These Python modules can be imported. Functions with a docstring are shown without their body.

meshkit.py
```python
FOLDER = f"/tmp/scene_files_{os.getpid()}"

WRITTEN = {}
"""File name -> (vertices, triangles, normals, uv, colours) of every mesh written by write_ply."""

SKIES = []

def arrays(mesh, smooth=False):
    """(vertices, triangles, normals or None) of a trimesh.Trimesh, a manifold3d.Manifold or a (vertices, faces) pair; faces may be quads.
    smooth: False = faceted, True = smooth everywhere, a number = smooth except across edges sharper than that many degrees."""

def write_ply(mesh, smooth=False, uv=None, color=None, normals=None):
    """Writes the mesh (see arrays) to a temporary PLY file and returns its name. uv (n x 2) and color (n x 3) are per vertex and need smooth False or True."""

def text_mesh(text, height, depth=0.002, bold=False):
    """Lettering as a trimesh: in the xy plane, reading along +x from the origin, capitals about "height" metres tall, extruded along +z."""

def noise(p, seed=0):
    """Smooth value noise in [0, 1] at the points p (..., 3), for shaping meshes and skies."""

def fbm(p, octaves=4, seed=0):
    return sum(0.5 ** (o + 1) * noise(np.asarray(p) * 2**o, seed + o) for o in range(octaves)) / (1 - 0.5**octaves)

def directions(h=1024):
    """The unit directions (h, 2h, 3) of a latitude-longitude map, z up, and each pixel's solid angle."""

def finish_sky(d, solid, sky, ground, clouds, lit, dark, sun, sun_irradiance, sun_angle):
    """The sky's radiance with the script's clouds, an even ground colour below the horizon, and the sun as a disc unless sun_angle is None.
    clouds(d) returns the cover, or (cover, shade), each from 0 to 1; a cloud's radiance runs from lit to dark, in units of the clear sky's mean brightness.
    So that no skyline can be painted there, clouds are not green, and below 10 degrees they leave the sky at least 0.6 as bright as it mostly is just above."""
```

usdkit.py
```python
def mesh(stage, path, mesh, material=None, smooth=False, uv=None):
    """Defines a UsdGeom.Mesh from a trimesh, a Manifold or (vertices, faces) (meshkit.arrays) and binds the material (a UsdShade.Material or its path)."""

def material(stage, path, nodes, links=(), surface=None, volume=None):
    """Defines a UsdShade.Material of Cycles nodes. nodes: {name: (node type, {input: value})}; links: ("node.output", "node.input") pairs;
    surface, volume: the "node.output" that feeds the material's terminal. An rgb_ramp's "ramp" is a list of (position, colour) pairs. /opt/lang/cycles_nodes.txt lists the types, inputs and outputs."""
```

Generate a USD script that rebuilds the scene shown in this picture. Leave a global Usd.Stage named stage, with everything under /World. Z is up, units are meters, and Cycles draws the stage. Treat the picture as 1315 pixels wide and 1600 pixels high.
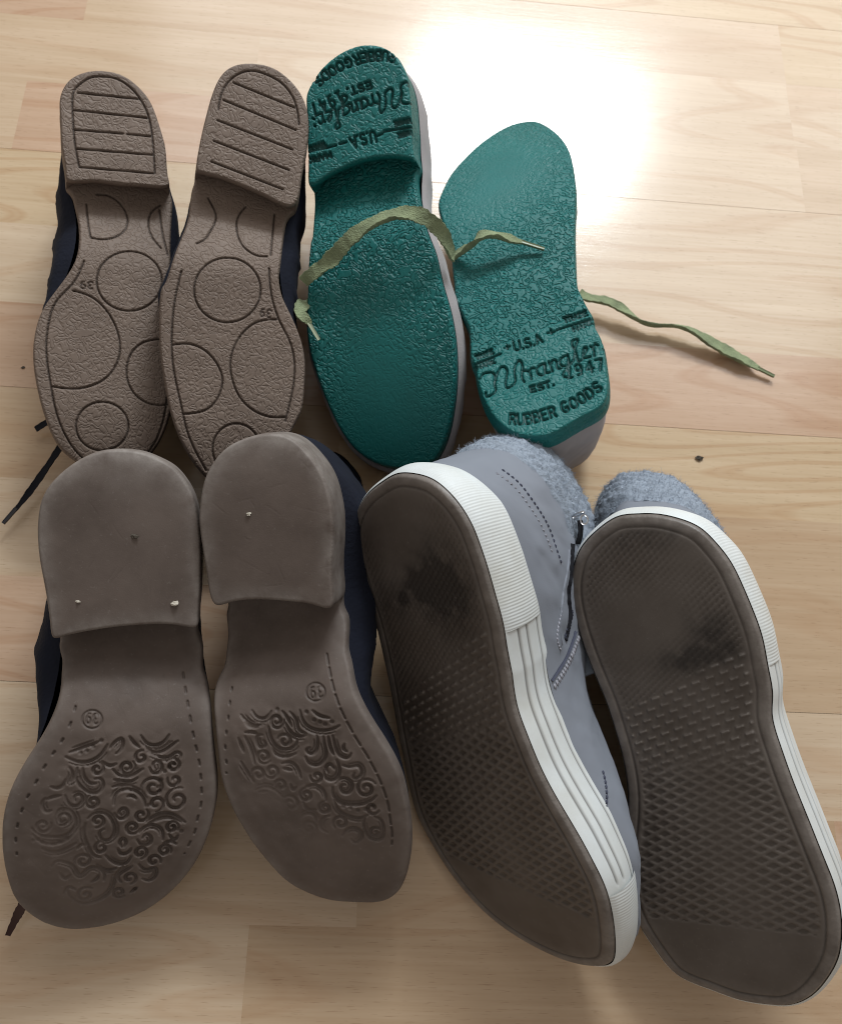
import math, random
import numpy as np, trimesh, shapely, usdkit, meshkit
from shapely.geometry import Polygon, Point
from shapely import affinity
from scipy.spatial import Delaunay, cKDTree
from scipy.interpolate import CubicSpline
from pxr import Usd, UsdGeom, UsdLux, Gf, Sdf, UsdShade, Vt

stage = Usd.Stage.CreateInMemory()
UsdGeom.SetStageUpAxis(stage, UsdGeom.Tokens.z); UsdGeom.SetStageMetersPerUnit(stage, 1.0)
UsdGeom.Xform.Define(stage, '/World'); UsdGeom.Scope.Define(stage, '/World/Looks')
rng = np.random.default_rng(7)

# ------------------------------------------------------------------ camera (fitted to the floor boards)
F = 1316.0
CAMH = 0.56
PITCH, ROLL, YAW = 0.3235, -0.0841, 0.0571
def _rot(a, b, c):
    Rx = np.array([[1,0,0],[0,math.cos(a),-math.sin(a)],[0,math.sin(a),math.cos(a)]])
    Ry = np.array([[math.cos(b),0,math.sin(b)],[0,1,0],[-math.sin(b),0,math.cos(b)]])
    Rz = np.array([[math.cos(c),-math.sin(c),0],[math.sin(c),math.cos(c),0],[0,0,1]])
    return Rz @ Rx @ Ry
R = _rot(PITCH, ROLL, YAW)
CAM = np.array([0, 0, CAMH])
cam = UsdGeom.Camera.Define(stage, '/World/camera')
M = np.eye(4); M[:3, :3] = R.T; M[3, :3] = CAM
cam.AddTransformOp().Set(Gf.Matrix4d(M.tolist()))
cam.CreateFocalLengthAttr(4.3); cam.CreateHorizontalApertureAttr(4.3 * 1315 / F); cam.CreateVerticalApertureAttr(4.3 * 1600 / F)
cam.CreateClippingRangeAttr(Gf.Vec2f(0.01, 50))
cam.CreateFStopAttr(2.2); cam.CreateFocusDistanceAttr(0.45)
cam.CreateExposureAttr(0.16)

def ray(px):
    px = np.atleast_2d(np.asarray(px, float))
    d = np.stack([(px[:,0]-657.5)/F, -(px[:,1]-800)/F, -np.ones(len(px))], 1)
    return d @ R.T
def at(x, y, z=0.0):
    d = ray([(x, y)])[0]
    return CAM + d * (z - CAMH) / d[2]

# ------------------------------------------------------------------ light: one roof window and the dim room round it
def look(pos, target):
    z = np.asarray(pos, float) - target; z /= np.linalg.norm(z)
    x = np.cross([0,0,1.0], z); x /= np.linalg.norm(x); y = np.cross(z, x)
    m = np.eye(4); m[0,:3] = x; m[1,:3] = y; m[2,:3] = z; m[3,:3] = pos
    return Gf.Matrix4d(m.tolist())
p0 = at(812, 208); d0 = ray([(812, 208)])[0]; d0 = d0 / np.linalg.norm(d0); d0[2] *= -1
WIN = p0 + d0 * 1.8
win = UsdLux.RectLight.Define(stage, '/World/roof_window_light')
win.AddTransformOp().Set(look(WIN, p0))
win.CreateWidthAttr(0.58); win.CreateHeightAttr(0.22)
win.CreateIntensityAttr(54.0); win.CreateColorAttr(Gf.Vec3f(0.86, 0.95, 1.0))
room = UsdLux.DomeLight.Define(stage, '/World/room_light')
room.CreateIntensityAttr(0.095); room.CreateColorAttr(Gf.Vec3f(1.0, 0.94, 0.87))

slope = UsdLux.RectLight.Define(stage, '/World/white_ceiling_light')
slope.AddTransformOp().Set(look(WIN + d0*.35, p0)); slope.CreateWidthAttr(2.4); slope.CreateHeightAttr(1.3)
slope.CreateIntensityAttr(2.7); slope.CreateColorAttr(Gf.Vec3f(0.96, 0.98, 1.0))

# ------------------------------------------------------------------ helpers for prims
used = {}
def numbered(parent, name):
    k = (parent, name); n = used.get(k, 0); used[k] = n + 1
    return f'{parent}/{name}' if n == 0 else f'{parent}/{name}_{n:03d}'
def tag(prim, label=None, cat=None, group=None, kind=None):
    for k, v in (('label', label), ('category', cat), ('group', group), ('kind', kind)):
        if v: prim.SetCustomDataByKey(k, v)
class Thing:
    def __init__(s, name, label, cat, base, group=None, kind=None):
        s.path = numbered('/World', name); s.base = np.array([base[0], base[1], 0.0])
        x = UsdGeom.Xform.Define(stage, s.path); x.AddTranslateOp().Set(Gf.Vec3d(*map(float, s.base)))
        tag(x.GetPrim(), label, cat, group, kind)
def part(thing, name, v, f, mat, smooth=40, parent=None, label=None, attrs=None):
    """v in world metres"""
    path = numbered(parent or thing.path, name)
    f = np.asarray(f); ids, inv = np.unique(f, return_inverse=True); f = inv.reshape(f.shape); v = np.asarray(v)[ids]
    if attrs: attrs = {k: np.asarray(a)[ids] for k, a in attrs.items()}
    m = usdkit.mesh(stage, path, (np.asarray(v) - thing.base, f), mat, smooth=True if attrs else smooth)
    if attrs:
        for k, a in attrs.items():
            UsdGeom.PrimvarsAPI(m).CreatePrimvar(k, Sdf.ValueTypeNames.FloatArray, 'vertex').Set(Vt.FloatArray.FromNumpy(np.asarray(a, np.float32)))
    if label: tag(m.GetPrim(), label)
    return path

def sstep(a, b, x):
    t = np.clip((np.asarray(x, float) - a) / (b - a), 0, 1); return t*t*(3-2*t)
def spline(pts, step=1.0, closed=False):
    p = np.asarray(pts, float)
    if closed: p = np.vstack([p, p[:1]])
    if len(p) < 3:
        n = max(2, int(np.linalg.norm(p[-1]-p[0])/step)); return np.linspace(p[0], p[-1], n)
    t = np.r_[0, np.cumsum(np.sqrt(np.linalg.norm(np.diff(p, axis=0), axis=1)))]
    L = np.linalg.norm(np.diff(p, axis=0), axis=1).sum()
    c = CubicSpline(t, p, bc_type='periodic' if closed else 'natural')
    return c(np.linspace(0, t[-1], max(4, int(L/step*1.1))))

# ------------------------------------------------------------------ materials
def M_(name, nodes, links, surface='p.BSDF'):
    return usdkit.material(stage, '/World/Looks/' + name, nodes, links, surface=surface)

def mat_wood(name, light, dark, cath):
    n = {'g': ('geometry', {}), 'oi': ('object_info', {}),
         'off': ('vector_math', {'math_type': 'scale', 'vector1': (7.3, 3.1, 0.0)}),
         'pos': ('vector_math', {'math_type': 'add'}),
         'm1': ('mapping', {'scale': (2.2, 26, 1)}), 'n1': ('noise_texture', {'scale': 2.0, 'detail': 5.0, 'roughness': 0.62, 'distortion': 0.4}),
         'm2': ('mapping', {'scale': (1.7, 9.0, 1)}), 'nd': ('noise_texture', {'scale': 1.4, 'detail': 1.0}),
         'ndm': ('math', {'math_type': 'multiply', 'value2': 11.0 * cath + 3.5}),
         'sn': ('math', {'math_type': 'sine'}), 'ph': ('math', {'math_type': 'multiply', 'value2': 6.28}),
         'rg': ('rgb_ramp', {'ramp': [(0, (0, 0, 0)), (0.72, (0, 0, 0)), (0.97, (1, 1, 1)), (1, (.7, .7, .7))]}),
         'sm': ('map_range', {'from_min': -1.0, 'from_max': 1.0}),
         'm3': ('mapping', {'scale': (90, 1500, 1)}), 'n3': ('noise_texture', {'scale': 1.0, 'detail': 2.0}),
         'r3': ('rgb_ramp', {'ramp': [(0, (1, 1, 1)), (0.30, (1, 1, 1)), (0.37, (0, 0, 0)), (1, (0, 0, 0))]}),
         'm4': ('mapping', {'scale': (14, 420, 1)}), 'n4': ('noise_texture', {'scale': 1.0, 'detail': 3.0}),
         'base': ('rgb_ramp', {'ramp': [(0.25, dark), (0.5, tuple((a+b)/2 for a, b in zip(light, dark))), (0.72, light)]}),
         'mixg': ('mix_color', {'blend_type': 'multiply', 'b': (0.83, 0.70, 0.60)}),
         'gf': ('math', {'math_type': 'multiply', 'value2': 0.22 + 0.42 * cath}),
         'mixf': ('mix_color', {'blend_type': 'multiply', 'b': (0.93, 0.90, 0.87)}),
         'ff': ('map_range', {'from_min': 0.35, 'from_max': 0.7}),
         'mixp': ('mix_color', {'blend_type': 'multiply', 'b': (0.62, 0.53, 0.46)}),
         'pf': ('math', {'math_type': 'multiply', 'value2': 0.55}),
         'rr': ('map_range', {'to_min': 0.17, 'to_max': 0.25}),
         'hh': ('math', {'math_type': 'add'}),
         'b': ('bump', {'strength': 0.10, 'distance': 0.0004}),
         'p': ('principled_bsdf', {'specular_ior_level': 0.5, 'coat_weight': 0.15, 'coat_roughness': 0.10})}
    l = [('oi.random', 'off.scale'), ('g.position', 'pos.vector1'), ('off.vector', 'pos.vector2'),
         ('pos.vector', 'm1.vector'), ('m1.vector', 'n1.vector'), ('pos.vector', 'm2.vector'), ('m2.vector', 'nd.vector'),
         ('nd.fac', 'ndm.value1'), ('ndm.value', 'ph.value1'), ('ph.value', 'sn.value1'), ('sn.value', 'sm.value'), ('sm.result', 'rg.fac'),
         ('pos.vector', 'm3.vector'), ('m3.vector', 'n3.vector'), ('n3.fac', 'r3.fac'),
         ('pos.vector', 'm4.vector'), ('m4.vector', 'n4.vector'),
         ('n1.fac', 'base.fac'), ('base.color', 'mixg.a'), ('rg.color', 'gf.value1'), ('gf.value', 'mixg.fac'),
         ('mixg.result', 'mixf.a'), ('n4.fac', 'ff.value'), ('ff.result', 'mixf.fac'),
         ('mixf.result', 'mixp.a'), ('r3.color', 'pf.value1'), ('pf.value', 'mixp.fac'), ('mixp.result', 'p.base_color'),
         ('n4.fac', 'rr.value'), ('rr.result', 'p.roughness'), ('n4.fac', 'hh.value1'), ('n3.fac', 'hh.value2'), ('hh.value', 'b.height'),
         ('b.normal', 'p.normal'), ('b.normal', 'p.coat_normal')]
    return M_(name, n, l)
WOOD = [mat_wood('beech_pale', (0.646, 0.487, 0.342), (0.547, 0.395, 0.257), 0.2),
        mat_wood('beech_pink', (0.618, 0.432, 0.304), (0.520, 0.343, 0.227), 0.7),
        mat_wood('beech_yellow', (0.646, 0.491, 0.326), (0.547, 0.397, 0.244), 0.9),
        mat_wood('beech_tan', (0.585, 0.426, 0.282), (0.498, 0.348, 0.219), 0.3),
        mat_wood('beech_light', (0.679, 0.529, 0.378), (0.591, 0.443, 0.304), 0.5),
        mat_wood('beech_brown', (0.542, 0.384, 0.246), (0.460, 0.313, 0.192), 0.2)]
DARK = M_('joint_dark', {'p': ('principled_bsdf', {'base_color': (0.06, 0.04, 0.025), 'roughness': 0.8})}, [])

def mat_rubber(name, col, worm=260.0, strength=0.6, dist=0.0008, rough=0.6, dirt=(0.5, 0.47, 0.45), mottle=0.35, groove=0.55, worms=True, spec=0.4, scuff=0.0, duc=(0.30, 0.265, 0.24)):
    """rubber with a wrinkled crepe relief (weakened where the vertex attribute wear is high) and grooves painted darker for recess shade and dirt"""
    n = {'g': ('geometry', {}), 'w': ('attribute', {'attribute': 'wear'}), 'gr': ('attribute', {'attribute': 'groove'}), 'du': ('attribute', {'attribute': 'dust_and_light'}),
         'dn': ('noise_texture', {'scale': 70.0, 'detail': 5.0, 'roughness': 0.7}), 'dr': ('map_range', {'from_min': 0.35, 'from_max': 0.65, 'to_min': 0.25, 'to_max': 1.0}), 'dm': ('math', {'math_type': 'multiply', 'use_clamp': True}), 'c3': ('mix_color', {'b': duc}),
         'n1': ('noise_texture', {'scale': worm, 'detail': 0.0, 'roughness': 0.4, 'distortion': 1.3}),
         'ab': ('rgb_ramp', {'ramp': [(0.0, (1, 1, 1)), (0.36, (.9, .9, .9)), (0.45, (.35, .35, .35)), (0.5, (0, 0, 0)), (0.55, (.35, .35, .35)), (0.64, (.9, .9, .9)), (1, (1, 1, 1))] if worms else [(0, (0, 0, 0)), (1, (1, 1, 1))]}),
         'n2': ('noise_texture', {'scale': 24.0, 'detail': 6.0, 'roughness': 0.65}), 'n3': ('noise_texture', {'scale': 1500.0, 'detail': 2.0}),
         'mr': ('map_range', {'from_min': 0.3, 'from_max': 0.7, 'to_min': 0.0, 'to_max': mottle}),
         'c1': ('mix_color', {'blend_type': 'multiply', 'a': col, 'b': dirt}),
         'gm': ('math', {'math_type': 'multiply', 'value2': groove}),
         'sm': ('mapping', {'scale': (900, 55, 300), 'rotation': (0, 0, .5)}), 'sn': ('noise_texture', {'scale': 1.0, 'detail': 2.0, 'distortion': 0.3}), 'sr': ('rgb_ramp', {'ramp': [(0, (0, 0, 0)), (0.80, (0, 0, 0)), (0.9, (.3, .3, .3)), (1, (.4, .4, .4))]}),
         'fn': ('noise_texture', {'scale': 520.0, 'detail': 3.0, 'roughness': 0.7}), 'fr': ('rgb_ramp', {'ramp': [(0, (0, 0, 0)), (0.62, (0, 0, 0)), (0.72, (.35, .35, .35)), (1, (.5, .5, .5))]}),
         'sa': ('math', {'math_type': 'maximum'}), 'sb': ('math', {'math_type': 'multiply', 'value2': scuff}), 'dd': ('math', {'math_type': 'add', 'use_clamp': True}),
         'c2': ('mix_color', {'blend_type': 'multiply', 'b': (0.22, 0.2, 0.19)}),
         'iw': ('map_range', {'from_min': 0.0, 'from_max': 1.0, 'to_min': strength, 'to_max': strength * 0.12}),
         'b1': ('bump', {'distance': dist}), 'b2': ('bump', {'strength': 0.25, 'distance': 0.0002}),
         'p': ('principled_bsdf', {'roughness': rough, 'specular_ior_level': spec})}
    l = [('g.position', 'n1.vector'), ('g.position', 'n2.vector'), ('g.position', 'n3.vector'), ('n1.fac', 'ab.fac'), ('ab.color', 'b1.height'),
         ('w.fac', 'iw.value'), ('iw.result', 'b1.strength'), ('n3.fac', 'b2.height'), ('b1.normal', 'b2.normal'), ('b2.normal', 'p.normal'),
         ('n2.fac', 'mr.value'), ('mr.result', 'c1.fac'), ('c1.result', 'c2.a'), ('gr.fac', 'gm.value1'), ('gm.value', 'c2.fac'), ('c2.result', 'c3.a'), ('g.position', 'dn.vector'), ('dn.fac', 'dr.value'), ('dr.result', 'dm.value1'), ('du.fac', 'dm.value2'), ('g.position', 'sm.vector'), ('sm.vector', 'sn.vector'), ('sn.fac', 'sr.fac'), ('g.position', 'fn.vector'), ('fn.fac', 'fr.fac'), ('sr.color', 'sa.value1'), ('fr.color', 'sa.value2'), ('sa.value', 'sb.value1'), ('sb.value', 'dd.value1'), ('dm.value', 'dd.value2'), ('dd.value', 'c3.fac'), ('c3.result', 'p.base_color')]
    return M_(name, n, l)
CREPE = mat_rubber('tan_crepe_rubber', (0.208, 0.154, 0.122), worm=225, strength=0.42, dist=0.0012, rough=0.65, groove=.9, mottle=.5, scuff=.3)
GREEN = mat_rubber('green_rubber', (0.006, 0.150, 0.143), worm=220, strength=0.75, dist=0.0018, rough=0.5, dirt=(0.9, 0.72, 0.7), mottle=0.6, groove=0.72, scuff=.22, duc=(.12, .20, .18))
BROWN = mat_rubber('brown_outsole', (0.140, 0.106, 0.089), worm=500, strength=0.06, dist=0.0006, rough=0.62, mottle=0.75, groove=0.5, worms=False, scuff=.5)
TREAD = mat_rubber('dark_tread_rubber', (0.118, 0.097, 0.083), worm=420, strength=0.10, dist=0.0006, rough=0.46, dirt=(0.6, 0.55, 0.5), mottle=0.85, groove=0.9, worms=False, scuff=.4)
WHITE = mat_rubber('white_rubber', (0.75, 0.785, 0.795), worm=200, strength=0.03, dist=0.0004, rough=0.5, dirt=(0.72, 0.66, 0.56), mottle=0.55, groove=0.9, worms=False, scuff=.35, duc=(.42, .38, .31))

def mat_cloth(name, col, scale=900.0, strength=0.4, rough=0.9, sheen=0.3, var=0.35, dist=0.0005, blot=30.0):
    n = {'g': ('geometry', {}), 'n1': ('noise_texture', {'scale': scale, 'detail': 3.0}), 'n2': ('noise_texture', {'scale': blot, 'detail': 5.0}),
         'mr': ('map_range', {'from_min': 0.3, 'from_max': 0.7, 'to_min': 0.0, 'to_max': var}),
         'c': ('mix_color', {'blend_type': 'multiply', 'a': col, 'b': (0.6, 0.6, 0.62)}), 'b': ('bump', {'strength': strength, 'distance': dist}),
         'p': ('principled_bsdf', {'roughness': rough, 'specular_ior_level': 0.25, 'sheen_weight': sheen, 'sheen_roughness': 0.4, 'sheen_tint': tuple(min(1, c*2+.1) for c in col)})}
    l = [('g.position', 'n1.vector'), ('g.position', 'n2.vector'), ('n1.fac', 'b.height'), ('n2.fac', 'mr.value'), ('mr.result', 'c.fac'),
         ('c.result', 'p.base_color'), ('b.normal', 'p.normal')]
    return M_(name, n, l)
NAVY = mat_cloth('navy_suede', (0.0085, 0.0105, 0.021), sheen=0.06, var=.8, scale=420, strength=.6, dist=.0008, blot=70)
LILAC = mat_cloth('lilac_grey_suede', (0.40, 0.37, 0.37), sheen=0.15)
GREY = mat_cloth('grey_nubuck', (0.245, 0.262, 0.302), scale=1300, strength=0.25, sheen=0.12, var=0.25)
KNIT = mat_cloth('grey_knit_wool', (0.33, 0.375, 0.44), scale=700, strength=0.8, sheen=0.3, dist=0.0008)
LACEG = mat_cloth('green_cotton_lace', (0.30, 0.35, 0.20), scale=1000, strength=1.0, sheen=0.15, var=0.9, dist=0.0012, blot=130.0)
LACEB = mat_cloth('black_cotton_lace', (0.012, 0.012, 0.016), scale=1100, strength=0.7, sheen=0.05)
THREAD = mat_cloth('pale_thread', (0.42, 0.42, 0.47), scale=1500, strength=0.3, sheen=0.0)
THREADN = mat_cloth('navy_thread', (0.075, 0.08, 0.115), scale=1500, strength=0.3, sheen=0.0)
METAL = M_('nickel_metal', {'p': ('principled_bsdf', {'base_color': (0.6, 0.6, 0.62), 'metallic': 1.0, 'roughness': 0.25})}, [])
AGLET = M_('clear_aglet_green', {'p': ('principled_bsdf', {'base_color': (0.16, 0.19, 0.10), 'roughness': 0.3})}, [])
AGLETP = M_('pale_aglet', {'p': ('principled_bsdf', {'base_color': (0.42, 0.47, 0.33), 'roughness': 0.3})}, [])
AGLETB = M_('black_aglet', {'p': ('principled_bsdf', {'base_color': (0.02, 0.02, 0.025), 'roughness': 0.25})}, [])
STONE = mat_cloth('pale_grit', (0.55, 0.50, 0.42), scale=2500, strength=0.4, sheen=0)
GRIT = mat_cloth('dark_grit', (0.09, 0.075, 0.06), scale=2500, strength=0.4, sheen=0)

# ------------------------------------------------------------------ floor of beech strips, three strips to a board
P3, P4 = 0.96726, 0.12236
def row_y(k): return (P3 - k * P4) * CAMH
floor = Thing('floor', None, None, (0, 0, 0), kind='structure')
def joint_x(px): return at(*px)[0]
JOINTS = {-2: [(134, 13, 1, 0), (1218, 60, 0, 2)], -1: [(404, 80, 0, 4), (1234, 180, 0, 4)], 0: [(30, 180, 0, 1), (700, 250, 1, 4), (1251, 280, 4, 0)],
          1: [(560, 350, 2, 4)], 2: [(540, 450, 4, 4)], 3: [(500, 560, 1, 1)], 4: [(530, 690, 3, 2)], 5: [(560, 850, 4, 3)],
          6: [(560, 1000, 1, 3)], 7: [(480, 1120, 4, 4)], 8: [(560, 1370, 0, 3), (1308, 1330, 3, 1)], 9: [(383, 1520, 4, 3)], 10: [(700, 1640, 3, 3)]}
def plank(x0, x1, y0, y1, mat, gap0, gap1):
    g = 0.000004
    bx = [x0 + g, x1 - g]; by = [y0 + gap0, y1 - gap1]; c = 0.00001; t = 0.008
    v = []
    for z, i in ((-t, 0), (-c, 0), (0, c)):
        v += [(bx[0]+i, by[0]+i, z), (bx[1]-i, by[0]+i, z), (bx[1]-i, by[1]-i, z), (bx[0]+i, by[1]-i, z)]
    f = [(8, 9, 10), (8, 10, 11)]
    for r in (0, 4):
        for i in range(4):
            j = (i+1) % 4; f += [(r+i, r+j, r+4+j), (r+i, r+4+j, r+4+i)]
    part(floor, 'plank', np.array(v, float), np.array(f), mat, smooth=False)
for k in range(-6, 15):
    y1, y0 = row_y(k), row_y(k+1)
    gap1 = 0.00015 if k % 3 == 1 else 0.000004
    gap0 = 0.00015 if (k+1) % 3 == 1 else 0.000004
    r = np.random.default_rng(100 + k)
    js = sorted(JOINTS.get(k, []), key=lambda j: j[0])
    xs = [joint_x(j[:2]) for j in js]; mats = []
    if not xs: xs = [r.uniform(-.2, .2)]; js = [(0, 0, r.integers(0, 5), r.integers(0, 5))]
    tones = [js[0][2]] + [j[3] for j in js]
    while xs[0] > -0.85: xs.insert(0, xs[0] - r.uniform(.38, .62)); tones.insert(0, int(r.integers(0, 5)))
    while xs[-1] < 0.95: xs.append(xs[-1] + r.uniform(.38, .62)); tones.append(int(r.integers(0, 5)))
    for i in range(len(xs) - 1):
        plank(xs[i], xs[i+1], y0, y1, WOOD[int(tones[i+1])], gap0, gap1)
sub = np.array([(-1.6, -1.2, -.0085), (1.7, -1.2, -.0085), (1.7, 1.4, -.0085), (-1.6, 1.4, -.0085)])
part(floor, 'underlay', sub, np.array([(0, 1, 2), (0, 2, 3)]), DARK, smooth=False)

# ------------------------------------------------------------------ shoes
class Frame:
    """the plane a shoe would stand on: w = 0, u across, v from heel to toe, w out of the sole"""
    def __init__(s, heel_px, zh, toe_px, zt, lean):
        a, b = at(*heel_px, zh), at(*toe_px, zt)
        s.o = a; s.L = np.linalg.norm(b - a); s.v = (b - a) / s.L
        u = np.cross([0, 0, 1.0], s.v); u /= np.linalg.norm(u); w = np.cross(s.v, u)
        if w[2] < 0: w = -w
        right = np.sign(u[0]); l = math.radians(lean)
        s.w = math.cos(l) * w - math.sin(l) * right * u
        s.u = np.cross(s.w, s.v); s.prof = lambda v: np.zeros_like(np.asarray(v, float))
    def local(s, p):
        q = np.asarray(p) - s.o; return np.stack([q @ s.u, q @ s.v, q @ s.w], -1)
    def world(s, q):
        q = np.asarray(q, float); return s.o + q[..., :1]*s.u + q[..., 1:2]*s.v + q[..., 2:3]*s.w
    def unproj(s, px, lift=0.0, prof=None):
        """pixels -> (u, v) on the profiled sole"""
        prof = prof or s.prof
        d = ray(px); o = s.local(CAM); dl = np.stack([d @ s.u, d @ s.v, d @ s.w], -1)
        w = np.zeros(len(d)) + lift
        for _ in range(40):
            t = (w - o[2]) / dl[:, 2]; v = o[1] + t * dl[:, 1]; w = .5*w + .5*(prof(v) + lift)
        return np.stack([o[0] + t * dl[:, 0], v], -1)
    def surf(s, px, lift=0.0, prof=None):
        uv = s.unproj(px, lift, prof); return s.world(np.c_[uv, (prof or s.prof)(uv[:, 1]) + lift])
flat = lambda v: np.zeros_like(np.asarray(v, float))

def ring_pts(poly, step):
    poly = shapely.geometry.polygon.orient(poly, 1.0)
    n = max(24, int(poly.exterior.length / step))
    t = np.linspace(0, 1, n, endpoint=False)
    p = shapely.get_coordinates(shapely.line_interpolate_point(poly.exterior, t, normalized=True))
    return p
def normals2(p):
    t = np.roll(p, -1, 0) - np.roll(p, 1, 0); n = np.stack([t[:, 1], -t[:, 0]], 1)
    return n / np.maximum(np.linalg.norm(n, axis=1, keepdims=True), 1e-9)
def field(fr, poly, step, hfun, er, walls, wstep=None):
    """top surface w = hfun(u, v) inside poly with rounded edge er, then side walls [(outward, drop)]; returns world verts, faces, attrs and top count"""
    b = ring_pts(poly, wstep or step); nb = len(b)
    x0, y0, x1, y1 = poly.bounds
    gx, gy = np.meshgrid(np.arange(x0, x1, step), np.arange(y0, y1, step)); gx[1::2] += step/2
    g = np.c_[gx.ravel(), gy.ravel()]
    dense = ring_pts(poly, step*.3); kd = cKDTree(dense)
    g = g[shapely.contains_xy(poly, g[:, 0], g[:, 1])]
    dg = kd.query(g)[0]; g, dg = g[dg > step*.6], dg[dg > step*.6]
    p = np.vstack([b, g]); dist = np.r_[np.zeros(nb), dg]
    tri = Delaunay(p).simplices
    c = p[tri].mean(1); tri = tri[shapely.contains_xy(poly, c[:, 0], c[:, 1])]
    a = p[tri]; cr = (a[:,1,0]-a[:,0,0])*(a[:,2,1]-a[:,0,1]) - (a[:,1,1]-a[:,0,1])*(a[:,2,0]-a[:,0,0])
    tri[cr < 0] = tri[cr < 0][:, ::-1]
    h, wear, groove, *dust_and_light = hfun(p, dist); dust_and_light = dust_and_light[0] if dust_and_light else np.zeros(len(p))
    t = np.clip(1 - dist/er, 0, 1); h = h - er*(1 - np.sqrt(np.maximum(0, 1 - t*t)))
    V = [np.c_[p, h]]; Fa = [tri]; at_ = [np.c_[wear, groove, dust_and_light]]
    n2 = normals2(b); last = np.arange(nb); cnt = len(p); j = np.roll(np.arange(nb), -1)
    for off, drop in walls:
        o = off(b) if callable(off) else off
        q = b + n2 * np.reshape(o, (-1, 1)) if np.ndim(o) else b + n2*o
        V.append(np.c_[q, h[:nb] - (drop(b) if callable(drop) else drop)])
        new = np.arange(cnt, cnt+nb); cnt += nb
        Fa.append(np.c_[last, new, new[j]]); Fa.append(np.c_[last, new[j], last[j]])
        at_.append(np.c_[np.full(nb, .8), np.zeros(nb), dust_and_light[:nb]]); last = new
    V, Fa, at_ = np.vstack(V), np.vstack(Fa), np.vstack(at_)
    return fr.world(V), Fa[:, ::-1], {'wear': at_[:, 0], 'groove': at_[:, 1], 'dust_and_light': at_[:, 2]}, b

def strokes_depth(p, polys, width, depth, soft=0.0004):
    """engraved lines: polys are arrays of (u, v) samples"""
    if not len(polys): return np.zeros(len(p))
    s = np.vstack(polys); d = cKDTree(s).query(p, distance_upper_bound=width*2)[0]
    return depth * (1 - sstep(width/2 - soft/2, width/2 + soft, np.where(np.isfinite(d), d, 1)))
def tapered(p, lines, width, depth, soft):
    s = np.vstack(lines); wd = np.concatenate([width*(.35 + .65*np.sin(np.pi*np.linspace(.04, .96, len(l)))**.6) for l in lines])
    d, i = cKDTree(s).query(p, distance_upper_bound=width*2); w = np.append(wd, 1e-9)[i]; d = np.where(np.isfinite(d), d, 1)
    return depth*np.where(d < 1, 1 - sstep(w/2 - .0002, w/2 + soft, d), 0)*np.clip(w/width, .45, 1)
def px_lines(fr, lines, closed=False, step=0.8, prof=None):
    out = []
    for l in lines:
        q = spline(l, step, closed); out.append(fr.unproj(q, 0, prof))
    return out
def smooth_poly(uv, r=0.004):
    p = Polygon(uv).buffer(0)
    p = p.buffer(r*.25).buffer(-r*.5).buffer(r*.25)
    if p.geom_type != 'Polygon': p = max(p.geoms, key=lambda g: g.area)
    return p
def clean(p):
    return max(p.geoms, key=lambda g: g.area) if p.geom_type != 'Polygon' else Polygon(p.exterior)
def sm(pts, closed=True): return spline(pts, 2.0, closed)

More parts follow.
